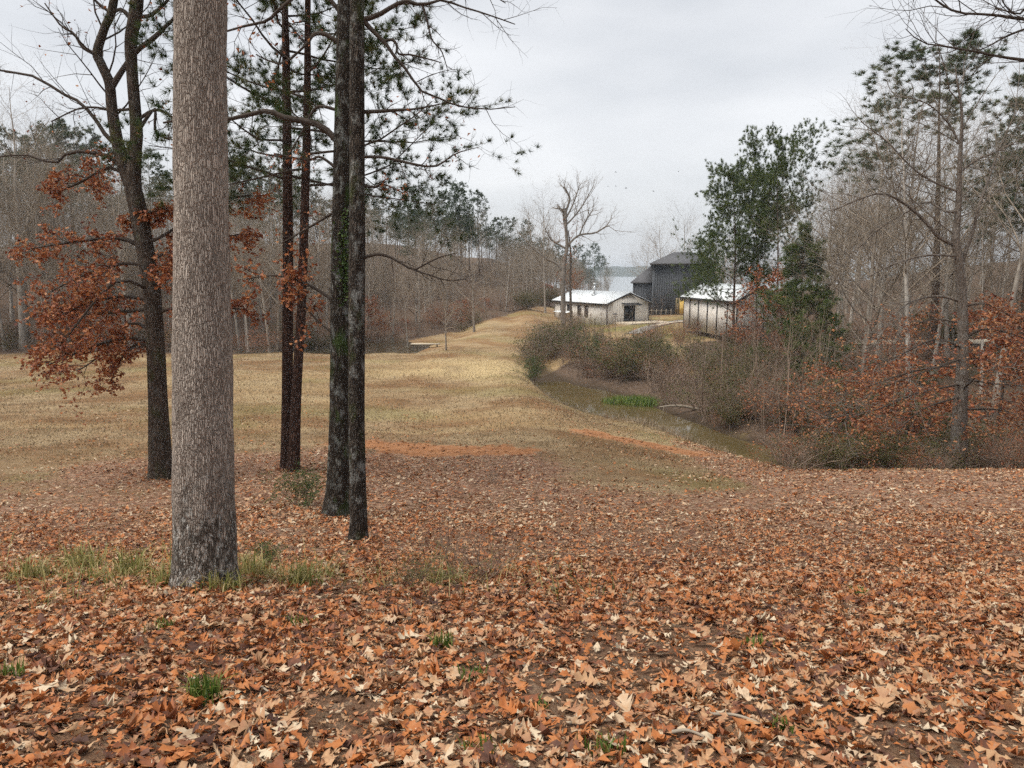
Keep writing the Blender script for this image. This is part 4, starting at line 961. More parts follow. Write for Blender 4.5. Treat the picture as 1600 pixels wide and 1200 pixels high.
for px, off, py in [(45, 40, 205), (100, 45, 200), (135, 40, 195), (165, 45, 205), (205, 40, 235), (245, 50, 240), (10, 50, 225), (365, 45, 250), (395, 50, 248), (425, 45, 262), (455, 55, 270), (500, 50, 280), (605, 60, 310), (640, 55, 292), (665, 60, 290), (690, 65, 300), (722, 60, 292), (750, 62, 298), (775, 70, 340), (800, 80, 342), (822, 75, 345), (845, 70, 372), (868, 75, 378), (885, 60, 385), (905, 55, 384), (925, 40, 382), (938, 30, 400), (-60, 40, 200), (-110, 50, 190), (330, 45, 265), (560, 60, 300), (580, 75, 290), (710, 90, 285)]:
    x, y = edge_at(px, off); b_ = gp(x, y); H = height_to(px, py, b_)
    plant(PINE[rng.integers(3)], b_, H / 24 * U(.95, 1.3), U(0, 6.28), f'tall green pine in the wood, {wood_zone(px)}', 'tree', 'pines standing up out of the wood', H / 24)
for i in range(52):
    px = U(-140, 945) if i < 22 else U(560, 948); x, y = edge_at(px, U(28, 105)); b_ = gp(x, y)
    py = np.interp(px, [-200, 0, 100, 300, 450, 600, 700, 780, 870, 945], [205, 225, 225, 265, 285, 320, 315, 350, 392, 408]) + abs(rng.normal(0, 22)); H = max(11, height_to(px, py, b_))
    plant(PINE[rng.integers(3)], b_, H / 24 * U(1.1, 1.5), U(0, 6.28), f'lower green pine in the wood, {wood_zone(px)}', 'tree', 'pines standing up out of the wood', H / 24)
for i in range(58):
    px = U(-60, 880); x, y = edge_at(px, abs(rng.normal(0, 7)) - 2); b_ = gp(x, y); s_ = U(.7, 1.9)
    plant(SHRUB[rng.integers(5)], b_, s_ * 1.3, U(0, 6.28), f'brown shrub edging the wood, {wood_zone(px)}', 'shrub', 'shrubs along the wood edge', s_)
for i in range(70):
    px = U(-120, 900); x, y = edge_at(px, abs(rng.normal(0, 14)) - 1); b_ = gp(x, y); s_ = U(.8, 1.7)
    plant(POLE[rng.integers(4)], b_, s_, U(0, 6.28), f'thin sapling edging the wood, {wood_zone(px)}', 'sapling', 'saplings along the wood edge')
for i, (px, off, s_) in enumerate([(470, 3, 1.0), (600, 4, .7), (635, 2, .5), (720, 3, .8), (735, 6, .6), (760, 2, .6), (85, 2, .9), (900, 4, 1.2), (858, 3, .8), (580, 12, 1.0)]):
    x, y = edge_at(px, off); plant(LEAFY[i % 3], gp(x, y), s_, U(0, 6.28), f'small red-brown leafed oak under the wood, {wood_zone(px)}', 'tree', 'small leafy oaks at the wood edge')

# single trees that stand out
def single(pr, px, py, top, H0, label, cat='tree', w=1.0, rz=None, d=None, tilt=(0, 0), name=None):
    b_ = hit(px, py) if d is None else gp(at(px, py, d)[0], d)
    H = height_to(px, top, b_)
    o = plant(pr, b_, H / H0 * w, U(0, 6.28) if rz is None else rz, label, cat, None, H / H0, tilt)
    if name: o.name = name
    return o
single(BARE[1], 36, 545, 120, 18, 'pale birch-like bare tree at the wood edge on the far left', w=1.4)
single(BARE[4], 72, 548, 215, 18, 'dark bare tree at the far left wood edge beside the pale one', w=.8)
single(BARE[0], 422, 551, 330, 18, 'small dark bare tree standing in the field left of the two pines', w=1.1)
single(BARE[3], 637, 542, 400, 18, 'thin straight bare tree on the rise beside the pond', w=1.2)
single(BARE[2], 697, 548, 385, 18, 'bare tree leaning left on the rise behind the double trunk', w=.8, tilt=(0, -.10))
single(BARE[2], 741, 519, 345, 18, 'bare tree with spreading crown at the top of the rise', w=1.1)
single(BARE[1], 852, 500, 292, 18, 'tall thin bare tree just left of the broken grey tree', d=126)
single(BARE[4], 1032, 480, 345, 18, 'bare spreading tree rising behind the dark barn', d=150, w=1.2)
single(BARE[0], 1003, 480, 375, 18, 'small bare tree left behind the dark barn', d=165)
single(BARE[2], 1066, 480, 330, 18, 'tall bare tree between the barn and the pines', d=140)
single(BARE[1], 1395, 620, 150, 18, 'tall bare tree with a fan of fine twigs left of the tallest right pine', d=58, w=1.3)
single(BARE[0], 1420, 620, 115, 18, 'bare grey tree against the tallest right pine', d=50, w=1.0)
single(BARE[4], 1345, 620, 215, 18, 'wide bare tree reaching left over the tan slope', d=56, w=1.4)
single(BARE[2], 1305, 560, 292, 18, 'pinkish bare tree at the left end of the right-hand wood', d=78, w=1.2)
single(BARE[3], 1555, 620, 60, 18, 'tall bare tree at the right edge before the pines', d=48, w=1.2)
single(PINE[1], 1455, 560, 74, 24, 'tallest pine on the right with a rounded open crown', d=62, w=1.6)
single(PINE[2], 1592, 560, 112, 24, 'dense dark pine cut by the right edge', d=54, w=1.3)
single(PINE[0], 1650, 560, 60, 24, 'pine standing just outside the right edge', d=58, w=1.2)
P0 = pine_proto(18, .17, .22, 46, .29, .05, 26, .31, .0095, 'needle_young', lambda t: 1.0 - .6 * t, 9, 5)
P1 = pine_proto(18, .16, .48, 32, .27, .12, 28, .31, .0095, 'needle_young', lambda t: .95 - .35 * t, 9, 6, 70)
single(P0, 1147, 522, 258, 18, 'pine in front of the right building with layered green branches', d=76, w=.95)
single(P1, 1216, 530, 232, 18, 'pine with an open rounded top right of the right building', d=72, w=.84)
single(P1, 1182, 528, 285, 18, 'middle pine between the layered and the open-topped pine', d=78, w=.8)
single(P1, 1104, 500, 388, 18, 'lower pine partly before the dark barn', d=104, w=.9)
single(YOUNG[0], 1245, 575, 362, 7, 'dense young dark green pine right of the right building', d=58, w=1.0)
single(YOUNG[1], 1284, 590, 474, 7, 'small bright green pine beside the young dark pine', d=52, w=1.1)
single(YOUNG[1], 1240, 640, 560, 7, 'little green pine low on the creek bank', d=47, w=1.2)
single(LEAFY[0], 1190, 560, 415, 6, 'red-brown leafed oak before the gable of the right building', d=68, w=1.0)
single(LEAFY[1], 1225, 585, 470, 6, 'copper-leafed small oak under the young pine', d=60, w=1.0)
single(LEAFY[2], 1330, 660, 560, 6, 'reddish small oak in the thicket left of the copper-leaved tree', d=37, w=1.3)
single(LEAFY[0], 1420, 680, 560, 6, 'rust-leafed small oak low before the copper-leaved tree', d=34, w=1.5)
single(LEAFY[0], 1560, 640, 470, 6, 'rust-leafed small oak at the right edge', d=38, w=1.3)
# the broken old tree beside the house
D_ = 101.0; bb = hit(880, 512); D_ = bb[1]
r_ = thing('old_tree', bb, 'old grey tree with broken thick limbs beside the white-roofed house', 'tree')
P, R = limb_px([(880, 520, 10), (880, 500, 9), (880, 440, 8), (882, 410, 7.5), (886, 385, 6), (884, 350, 5.5), (884, 325, 5)], D_, 40)
part('trunk', r_, P, R * .9, M['old_bark'], 14, .06)
ls = [limb_px(x, D_, 12) for x in [
    [(884, 330, 5), (890, 312, 4.5), (886, 300, 4), (881, 292, 3)], [(884, 338, 5), (878, 328, 4.5), (870, 325, 3)],
    [(886, 385, 5), (898, 372, 4.5), (910, 366, 4), (930, 364, 3.5), (945, 355, 3), (952, 353, 2)],
    [(880, 425, 5), (870, 412, 4.5), (855, 405, 4), (838, 392, 3), (822, 378, 2)], [(884, 388, 4), (870, 380, 3.5), (860, 372, 3), (852, 358, 1.5)],
    [(886, 350, 4), (900, 335, 3), (912, 318, 2.5), (925, 295, 1.2)], [(885, 340, 3.5), (895, 320, 3), (902, 300, 2), (905, 286, 1)], [(905, 368, 3), (915, 345, 2.5), (928, 325, 1.2)], [(884, 360, 3), (880, 340, 2), (882, 318, 1)]]]
for Pp, Rr in ls: part('limb', r_, Pp, Rr * .75, M['old_bark'], 7)
l2 = grow(*stack(ls), 11, (.15, 1), (40, 12), .5, None, .15, .18, 5, .6, rmax=.045); l3 = grow(*l2, 5, (.2, 1), (40, 14), .5, None, .1, .2, 4, rmax=.028); l4 = grow(*l3, 3, (.2, 1), (40, 14), .5, None, .1, .2, 2, rmax=.018)
twigs_part(r_, [(*l2, 4), (*l3, 3), (*l4, 3)], M['wood_twig'])
r_ = thing('bare_tree', hit(893, 512), 'slim vine-wrapped trunk right beside the broken old tree', 'tree')
P, R = limb_px([(893, 520, 5), (892, 480, 4.2), (891, 440, 3.8), (892, 400, 3), (888, 360, 1.5)], D_ + .6, 30); part('trunk', r_, P, R, M['grey_bark'], 10, .06)
l2 = grow(P, R, 22, (.35, 1), (55, 14), .13, None, .1, .2, 4, .5, rmax=.03); l3 = grow(*l2, 5, (.2, 1), (40, 14), .5, None, .1, .2, 3, rmax=.02); twigs_part(r_, [(*l2, 4), (*l3, 3)], M['brush_twig'])
a = Acc(); lp, _ = tips(l3[0], 4, .1); leafcards(a, lp, .2, .07); foliage_part(r_, a, M['brown_leaf'])

# bare trees of the right-hand slope
cnt = 0
for tr in range(800):
    if cnt >= 48: break
    px = U(1275, 1680); d = U(44, 120); x = (px - 800) / F_PX * d
    if not free(x, d, 2.4): continue
    b_ = gp(x, d); H = np.clip(height_to(px, rng.normal(310, 55), b_), 6, 20)
    plant(BARE[rng.integers(5)], b_, H / 18 * U(.9, 1.3), U(0, 6.28), f"bare grey-brown tree {'low' if d < 70 else 'high' if d > 98 else 'halfway up'} on the right slope, {thicket_zone(px)}", 'tree', 'bare trees on the right-hand slope', H / 18, (rng.normal(0, .05), rng.normal(0, .05))); cnt += 1
for i in range(95):
    px = U(1085, 1420); py = U(585, 698); b_ = hit(px, py)
    if b_[1] < 40 or b_[2] < CREEK_Z + .1 or py > np.interp(px, [c[0] for c in CREEK], [c[1] for c in CREEK]) - 9: continue
    s_ = U(.6, 1.35)
    plant(POLE[rng.integers(4)], b_, s_, U(0, 6.28), f"thin pale sapling in the thicket {'by' if py > 640 else 'above'} the creek, {creek_zone(px) if px < 1240 else thicket_zone(px)}", 'sapling', 'saplings in the creek thicket', None, (rng.normal(0, .1), rng.normal(0, .1)))
for i in range(26):
    px = U(838, 1085); py = U(535, 600); b_ = hit(px, py)
    if b_[2] < CREEK_Z + .1 or py > np.interp(px, [c[0] for c in CREEK], [c[1] for c in CREEK]) - 9: continue
    plant(POLE[rng.integers(4)], b_, U(.7, 1.25), U(0, 6.28), f"bare sapling standing up out of the creek brush, {creek_zone(px)}", 'sapling', 'saplings in the creek brush', None, (rng.normal(0, .12), rng.normal(0, .12)))
n_sh = 0
for i in range(600):
    if n_sh >= 150: break
    px = U(815, 1330); py = U(522, 694) if px > 1000 else U(508, 606)
    b_ = hit(px, py)
    if seg_dist(np.array([b_[0]]), np.array([b_[1]]), CRK)[0] < 1.5 or b_[2] < CREEK_Z + .05 or b_[1] > 96: continue
    if px < 900 and (px - 800) * .9 < (560 - py) * .2: continue
    if py > np.interp(px, [c[0] for c in CREEK], [c[1] for c in CREEK]) - 9: continue
    n_sh += 1
    s_ = U(.6, 1.5) * (1.25 if px < 960 else .85 if py < 560 else 1.05)
    plant(SHRUB[[0, 4, 2, 0, 4, 1, 3][rng.integers(7)]], b_, s_ * U(.9, 1.4), U(0, 6.28), f"tangled bare shrub {'low' if py > 590 else 'high'} on the far creek bank, {creek_zone(px)}", 'shrub', 'shrubs on the far creek bank', s_)
for px, py, s_, lb in [(830, 596, .9, 'green leafy shrub at the left end of the creek'), (895, 560, 1.3, 'olive shrub climbing under the broken old tree'), (1040, 575, 1.0, 'green shrub in the middle of the far creek bank'), (858, 560, 1.4, 'dark green vine tangle below the house'), (925, 575, 1.2, 'olive vine tangle at the foot of the bank below the house door')]:
    b_ = hit(px, py); plant(GREEN, b_, s_, U(0, 6.28), lb, 'shrub', None, s_ * 1.15)
for i in range(62):
    px = U(1225, 1640); d = U(27.6, 37); x = (px - 800) / F_PX * d
    s_ = U(.3, .85); plant(SHRUB[rng.integers(5)], gp(x, d), s_ * 1.4, U(0, 6.28), f"low tangled shrub {'at' if d < 32 else 'behind'} the rim of the leafy slope, {thicket_zone(px)}", 'shrub', 'low shrubs along the thicket edge', s_)
for i in range(36):
    px = U(1290, 1640); d = U(40, 80); x = (px - 800) / F_PX * d
    s_ = U(.6, 1.4); plant(SHRUB[rng.integers(5)], gp(x, d), s_ * 1.5, U(0, 6.28), f'brown brush on the slope behind the thicket, {thicket_zone(px)}', 'shrub', 'brush on the right-hand slope', s_)
for px, py, s_, lb in [(468, 790, .42, 'low dark green shrub left of the double trunk'), (415, 885, .16, 'small leafy green plant right of the pale trunk base'), (1245, 722, .5, 'low green shrub at the near end of the creek'), (1545, 715, .55, 'dark green shrub by the foot of the copper-leaved tree')]:
    b_ = hit(px, py); plant(GREEN, b_, s_ * 1.2, U(0, 6.28), lb, 'shrub', None, s_)
b_ = hit(735, 905); plant(SHRUB[0], b_, .6, 1.0, 'low heap of bare brambles on the verge in the middle', 'shrub', None, .3)
b_ = hit(655, 915); plant(SHRUB[1], b_, .30, 2.0, 'low olive brambles on the verge left of the bare heap', 'shrub', None, .16)
b_ = hit(768, 755); plant(SHRUB[4], b_, .3, 2.0, 'small grey dead weed clump on the leafy slope', 'shrub', None, .2)

# ------------------------------------------------------------------ buildings
M['roof_white'] = plain('pale_blue_white_metal_roof', (.80, .84, .86), .38, .5, .04, .8)
M['cream'] = plain('greige_metal_siding', (.78, .74, .68), .6, .3, .06, .7)
M['cream_side'] = M['cream']
M['trim'] = plain('charcoal_trim', (.045, .045, .048), .6, .3, .1, 2)
M['charcoal'] = plain('charcoal_siding', (.062, .068, .078), .7, .3, .12, .6)
M['charcoal_roof'] = plain('charcoal_shingle_roof', (.105, .105, .112), .85, .2, .15, 2.5)
M['osb'] = plain('yellow_sheathing_board', (.62, .42, .12), .75, .2, .1, 5)
M['lumber'] = plain('new_pine_lumber', (.55, .42, .24), .75, .2, .1, 5)
M['grey_lumber'] = plain('weathered_lumber', (.22, .19, .15), .85, .2, .15, 5)
M['concrete'] = plain('pale_concrete', (.55, .47, .36), .85, .2, .08, 1.2)
M['gravel'] = plain('grey_gravel', (.30, .285, .26), .95, .1, .2, 6)
M['steel'] = plain('galvanised_steel', (.55, .57, .58), .35, .5, .06, 3, .6)
M['log'] = plain('bleached_log', (.33, .28, .22), .9, .1, .2, 7)
gl = NG('dark_window_glass'); M['glass'] = gl.fin((.018, .022, .026), .06, .6)
M['green_pvc'] = plain('pale_deck_paint', (.42, .44, .42), .7, .3, .08, 2)

class Bld:
    def __init__(s, corner, u, name, label, W, Lg, rows=True):
        s.o = np.asarray(corner, float); u = norm(np.asarray(u, float)); s.u = np.array([u[0], u[1], 0]); s.v = np.array([-u[1], u[0], 0])
        s.root = thing(name, s.o, label, 'building'); s.W, s.L = W, Lg
    def fr(s, p):
        p = np.asarray(p, float); return p[:, :1] * s.u + p[:, 1:2] * s.v + p[:, 2:3] * np.array([0, 0, 1.])
    def part(s, name, mat, boxes, parent=None, kind=None):
        a = Acc()
        for lo, hi in boxes: a.box(lo, hi, s.fr)
        return obj(name, a.mesh(name, [M[mat]]), parent or s.root, kind=kind)
    def poly(s, name, mat, V, Q=None, T=None, parent=None, kind=None):
        a = Acc(); a.add(s.fr(V), Q, T); return obj(name, a.mesh(name, [M[mat]]), parent or s.root, kind=kind)
def slab(p0, p1, p2, p3, th):
    """a tilted slab given by its upper quad"""
    V = np.array([p0, p1, p2, p3], float); Lw = V - [0, 0, th]; V = np.concatenate([V, Lw])
    return V, [(0, 1, 2, 3), (7, 6, 5, 4), (0, 4, 5, 1), (1, 5, 6, 2), (2, 6, 7, 3), (3, 7, 4, 0)]
def gable_house(B, H, RH, oh, wall, roof, seams=True):
    Wd, Lg = B.W, B.L
    for a0, a1, b0, b1 in [(0, Wd, 0, .2), (0, Wd, Lg - .2, Lg)]:      # gable ends
        V = [(a0, b0, -1), (a1, b0, -1), (a1, b0, H), (Wd / 2, b0, RH), (a0, b0, H), (a0, b1, -1), (a1, b1, -1), (a1, b1, H), (Wd / 2, b1, RH), (a0, b1, H)]
        B.poly('wall', wall, V, [(0, 1, 2, 4), (5, 9, 7, 6), (0, 5, 6, 1), (1, 6, 7, 2), (4, 9, 5, 0), (2, 7, 8, 3), (3, 8, 9, 4)], [(4, 2, 3), (9, 8, 7)])
    B.part('wall', wall, [((0, .2, -1), (.2, Lg - .2, H))]); B.part('wall', wall, [((Wd - .2, .2, -1), (Wd, Lg - .2, H))])
    k = (RH - H) / (Wd / 2)
    rib = []
    for x in np.arange(.45, Wd - .1, .45): rib.append(((x, -.016, -.9), (x + .05, -.001, H + min(x, Wd - x) * k - .12)))
    for y in np.arange(.45, Lg - .1, .45): rib.append(((-.016, y, -.9), (-.001, y + .05, H - .1)))
    B.part('siding_rib', wall, rib, kind='stuff')
    e = H - oh * k
    for sd in (0, 1):
        x0 = -oh if sd == 0 else Wd + oh
        q = [(x0, -oh, e + .12), (Wd / 2, -oh, RH + .12), (Wd / 2, Lg + oh, RH + .12), (x0, Lg + oh, e + .12)]
        if sd: q = q[::-1]
        V, Q = slab(*q, .1); rp = B.poly('roof_panel', roof, V, Q)
        sx = -1 if sd == 0 else 1
        if seams:
            a = Acc()
            for y in np.arange(-oh + .1, Lg + oh, .6):
                q2 = [(x0, y, e + .165), (Wd / 2, y, RH + .165), (Wd / 2, y + .05, RH + .165), (x0, y + .05, e + .165)]
                if sd: q2 = q2[::-1]
                V, Q = slab(*q2, .05); a.add(B.fr(V), Q)
            obj('seam', a.mesh('seam', [M[roof]]), rp, kind='stuff')
        # dark fascia along the eave and the rake
        B.part('fascia', 'trim', [((x0 - .03, -oh, e - .16), (x0 + .03, Lg + oh, e + .09))])
        q = [(x0, -oh - .03, e + .10), (Wd / 2, -oh - .03, RH + .10), (Wd / 2, -oh + .03, RH + .10), (x0, -oh + .03, e + .10)]
        if sd: q = q[::-1]
        V, Q = slab(*q, .26); B.poly('rake_board', 'trim', V, Q)
    for x, y in [(-.05, -.05), (Wd - .07, -.05), (-.05, Lg - .07)]:
        B.part('corner_trim', 'trim', [((x, y, -.9), (x + .12, y + .12, H - .05))])
def window_on_side(B, y0, y1, z0, z1):
    f = B.part('window', 'trim', [((-.09, y0, z0), (-.03, y1, z0 + .08)), ((-.09, y0, z1 - .08), (-.03, y1, z1)), ((-.09, y0, z0 + .08), (-.03, y0 + .08, z1 - .08)), ((-.09, y1 - .08, z0 + .08), (-.03, y1, z1 - .08))])
    B.part('pane', 'glass', [((-.06, y0 + .08, z0 + .08), (-.04, y1 - .08, z1 - .08))], f)

c0 = at(948, 504, 108); c1 = at(867, 498, 122); c1[2] = c0[2]
dv = norm(c1 - c0); u_ = np.array([dv[1], -dv[0]])
B = Bld(c0, u_, 'house', 'low greige house with white metal roof and dark double doors', 7.7, 15.6)
gable_house(B, 2.85, 4.35, .4, 'cream', 'roof_white')
dr = B.part('door', 'trim', [((3.05, -.1, -.05), (3.17, -.002, 2.45)), ((4.93, -.1, -.05), (5.05, -.002, 2.45)), ((3.17, -.1, 2.33), (4.93, -.002, 2.45)), ((4.0, -.1, -.05), (4.1, -.002, 2.33)), ((3.17, -.09, -.05), (4.0, -.002, .5)), ((4.1, -.09, -.05), (4.93, -.002, .5))])
B.part('pane', 'glass', [((3.17, -.06, .5), (4.0, -.02, 2.33))], dr); B.part('pane', 'glass', [((4.1, -.06, .5), (4.93, -.02, 2.33))], dr)
V, Q = slab((2.5, -1.0, 2.62), (5.7, -1.0, 2.62), (5.7, -.04, 2.85), (2.5, -.04, 2.85), .08); B.poly('awning', 'trim', V, Q)
for x in (2.6, 5.55): B.part('bracket', 'trim', [((x, -.8, 2.45), (x + .06, -.04, 2.52))])
for y in (5.2, 7.3): window_on_side(B, y, y + 1.0, .55, 2.3)
for y in (10.4, 12.6): window_on_side(B, y, y + 1.1, 1.1, 2.25)
V, Q = slab((-1.1, 9.8, 1.0), (-.04, 9.8, 1.25), (-.04, 14.2, 1.25), (-1.1, 14.2, 1.0), .07)
B.poly('side_shelf', 'roof_white', V, Q)
fl = B.part('flue_pipe', 'steel', [((2.2, 7.0, 3.4), (2.42, 7.22, 5.5)), ((2.1, 6.9, 5.5), (2.52, 7.32, 5.75))])
for i, (x, y) in enumerate([(1.2, 6.2), (1.2, 8.0), (3.2, 7.9)]):
    zr = 2.95 + min(x, 7.7 - x) * .39
    a = Acc(); tubes(a, np.array([[B.fr([(x, y, zr)])[0], B.fr([(2.31, 7.11, 5.2)])[0]]]), np.full((1, 2), .025), 5); obj('brace', a.mesh('brace', [M['steel']]), fl)
B.part('flashing', 'steel', [((1.95, 6.75, 3.86), (2.67, 7.47, 3.98))], fl)
pt = B.fr(np.array([(1.0, -4.6, 0), (9.2, -4.6, 0), (9.2, -.05, 0), (1.0, -.05, 0)])) + c0
def pad(name, pts, mat, th=.12, lift=.02, kind='structure'):
    pts = np.asarray(pts, float); pts[:, 2] = gz(pts[:, 0], pts[:, 1]) if lift is not None else pts[:, 2]
    zt = pts[:, 2].max() + lift; n = len(pts)
    up = pts.copy(); up[:, 2] = zt; lo = up.copy(); lo[:, 2] = zt - 1.0
    V = np.concatenate([up, lo]); Q = [(i, n + i, n + (i + 1) % n, (i + 1) % n) for i in range(n)]
    me = bpy.data.meshes.new(name); me.from_pydata(V.tolist(), [], [tuple(range(n))] + Q); me.materials.append(M[mat]); me.update()
    return obj(name, me, kind=kind)
pt[:, 2] = c0[2]
p_ = pad('patio', pt, 'concrete')
def ribbon(name, pts, w, mat, lift=.05):
    K = cat_rom(pts, 40); d_ = np.gradient(K, axis=0); n_ = norm(np.stack([-d_[:, 1], d_[:, 0], 0 * d_[:, 0]], -1))
    cols = [K + n_ * w * t for t in np.linspace(-.5, .5, 7)]
    V = np.stack(cols, 1).reshape(-1, 3); V[:, 2] = gz(V[:, 0], V[:, 1]) + lift
    q = (np.arange(39)[:, None] * 7 + np.arange(6)[None]).reshape(-1, 1)
    return obj(name, build_mesh(name, V, np.concatenate([q, q + 7, q + 8, q + 1], 1), None, [M[mat]], None, True), kind='structure')
ribbon('gravel_drive', [hit(990, 522), hit(1004, 516), hit(1022, 510), hit(1045, 505), hit(1070, 501)], 2.0, 'gravel', .06)
ribbon('concrete_path', [hit(1022, 511), hit(1045, 506), hit(1072, 503)], 1.1, 'concrete', .12)
ribbon('dirt_track', [hit(1650, 534), hit(1500, 536), hit(1380, 536), hit(1300, 536), hit(1240, 537)], 2.4, 'concrete', .08)

c0 = at(1150, 515, 80); c1 = at(1068, 504, 95); c1[2] = c0[2]
dv = norm(c1 - c0); u_ = np.array([dv[1], -dv[0]]); L2 = float(np.linalg.norm(c1 - c0))
# width so that the far right corner falls at pixel 1219
uu = norm(np.array([u_[0], u_[1], 0])); k_ = (1219 - 800) / F_PX * 1.006
W2 = (k_ * c0[1] - c0[0]) / (uu[0] - k_ * uu[1])
B = Bld(c0, u_, 'outbuilding', 'greige outbuilding with white metal roof and dark posts behind the pines', float(W2), L2)
gable_house(B, 3.25, 4.75, .4, 'cream', 'roof_white')
for y in np.arange(2.2, L2 - .5, L2 / 5.6): B.part('post', 'trim', [((-.12, y, -.9), (-.04, y + .11, 3.1))])

# the dark barn
c0 = at(1018, 494, 127); u_ = norm(np.array([.98, -.19]))
B = Bld(c0, u_, 'barn', 'tall charcoal barn with hipped dark roofs and unfinished wall behind the house', 10.4, 12.0)
Hh = float(at(1018, 414, 127)[2] - c0[2]); He = float(at(988, 441, 127)[2] - c0[2]); Wd, Dp = 10.4, 12.0
for lo, hi in [((0, 0, -1), (Wd, .25, Hh)), ((0, .25, -1), (.25, Dp, Hh)), ((Wd - .25, .25, -1), (Wd, Dp, Hh)), ((.25, Dp - .25, -1), (Wd - .25, Dp, Hh))]: B.part('wall', 'charcoal', [(lo, hi)])
B.part('batten', 'charcoal', [((x, -.05, -.9 if x < 3.3 or x > 7.7 else 3.5), (x + .07, -.001, Hh - .1)) for x in np.arange(.35, Wd - .1, .4)], kind='stuff')
def hip(B, x0, x1, y0, y1, z, rise, cut):
    """hipped roof, one face per part; cut: where the ridge starts and ends across"""
    ym = (y0 + y1) / 2; a_, b_ = cut
    for q in ([(x0, y0, z), (x1, y0, z), (b_, ym, z + rise), (a_, ym, z + rise)], [(x1, y1, z), (x0, y1, z), (a_, ym, z + rise), (b_, ym, z + rise)]):
        V, Q = slab(*q, .25); B.poly('roof_panel', 'charcoal_roof', V, Q)
    for t in ([(x0, y1, z), (x0, y0, z), (a_, ym, z + rise)], [(x1, y0, z), (x1, y1, z), (b_, ym, z + rise)]):
        V = np.array(t + [(p[0], p[1], p[2] - .25) for p in t]); B.poly('roof_panel', 'charcoal_roof', V, [(0, 3, 4, 1), (1, 4, 5, 2), (2, 5, 3, 0)], [(0, 1, 2), (5, 4, 3)])
hip(B, -.5, Wd + .5, -.8, Dp + .6, Hh + .32, 2.0, (3.6, Wd - 3.6))
# lower wing with a hipped roof towards the field
wl = float((B.fr(np.zeros((1, 3)))[0] + c0)[0] - at(988, 494, 127)[0])
B.part('wall', 'charcoal', [((-wl, .6, -1), (-.02, .85, He - .15))]); B.part('wall', 'charcoal', [((-wl, .85, -1), (-wl + .25, 9.5, He - .15))])
B.part('batten', 'charcoal', [((x, .55, -.9), (x + .07, .599, He - .3)) for x in np.arange(-wl + .2, -.2, .4)], kind='stuff')
V, Q = slab((-wl - .4, .25, He), (-.02, .25, He), (-.02, 4.4, Hh + .1), (-wl + 3.2, 4.4, Hh + .1), .22); B.poly('roof_panel', 'charcoal_roof', V, Q)
V, Q = slab((-wl - .4, 9.4, He), (-wl - .4, .25, He), (-wl + 3.2, 4.4, Hh + .1), (-wl + 3.2, 5.6, Hh + .1), .22); B.poly('roof_panel', 'charcoal_roof', V, Q)
B.part('door', 'osb', [((4.75, -.14, .35), (5.85, -.06, 2.75))])
for x in (4.1, 4.35, 4.6, 6.0, 6.35, 6.7, 7.05): B.part('stud', 'lumber', [((x, -.12, .3), (x + .09, -.052, 3.2))])
for x in (5.0, 5.3, 5.6): B.part('stud', 'lumber', [((x, -.12, 2.76), (x + .09, -.052, 3.4))])
B.part('sill_beam', 'lumber', [((3.3, -1.2, -.25), (7.6, -.15, .25))])
# deck railing before the barn
rl = thing('deck_railing', B.fr(np.array([(-.9, -1.6, 0)]))[0] + c0, 'low weathered wood railing between the house and the barn', 'railing')
bx_ = [((0, 0, 1.0), (4.2, .12, 1.1)), ((0, .02, .15), (4.2, .10, .25))]
for nm, lst in (('rail', bx_),):
    for lo, hi in lst:
        a = Acc(); a.box(lo, hi, B.fr); obj(nm, a.mesh(nm, [M['grey_lumber']]), rl)
for x in np.linspace(0, 4.1, 6):
    a = Acc(); a.box((x, -.02, -.6), (x + .14, .14, 1.35), B.fr); obj('post', a.mesh('post', [M['grey_lumber']]), rl)
# far dock railing by the lake
b_ = at(968, 464, 205); rl = thing('dock', b_, 'pale dock railing by the lake behind the house roof', 'dock')
a = Acc(); a.box((-3.5, 0, -.1), (6, .3, .1)); obj('deck', a.mesh('deck', [M['green_pvc']]), rl)
a = Acc(); a.box((-3.5, 0, 1.3), (6, .12, 1.45)); obj('rail', a.mesh('rail', [M['green_pvc']]), rl)
for x in np.linspace(-3.5, 5.8, 7):
    a = Acc(); a.box((x, -.02, -4.5), (x + .18, .14, 1.55)); obj('post', a.mesh('post', [M['green_pvc']]), rl)
# bird feeder post in front of the house, small things
b_ = hit(961, 512); r_ = thing('bird_feeder', b_, 'small bird feeder on a post before the house corner', 'feeder')
a = Acc(); a.box((-.05, -.05, -.2), (.05, .05, 1.5)); obj('post', a.mesh('post', [M['grey_lumber']]), r_)
a = Acc(); a.box((-.3, -.3, 1.5), (.3, .3, 1.58)); obj('tray', a.mesh('tray', [M['grey_lumber']]), r_)
a = Acc(); a.add([(-.35, -.35, 1.8), (.35, -.35, 1.8), (.35, .35, 1.8), (-.35, .35, 1.8), (0, 0, 2.05)], [(3, 2, 1, 0)], [(0, 1, 4), (1, 2, 4), (2, 3, 4), (3, 0, 4)]); obj('roof', a.mesh('roof', [M['trim']]), r_)
# plank on the pond edge
b_ = at(664, 527, 88); r_ = thing('plank_dock', (b_[0], b_[1], -8.7), 'pale plank dock at the edge of the dark pond', 'dock')
for i in range(3):
    a = Acc(); a.box((-1.7, -.5 + i * .34, 0), (1.8, -.2 + i * .34, .07)); obj('plank', a.mesh('plank', [M['concrete']]), r_)
for x in (-1.5, 1.4):
    a = Acc(); a.box((x, -.3, -.8), (x + .15, -.15, -.002)); obj('post', a.mesh('post', [M['grey_lumber']]), r_)

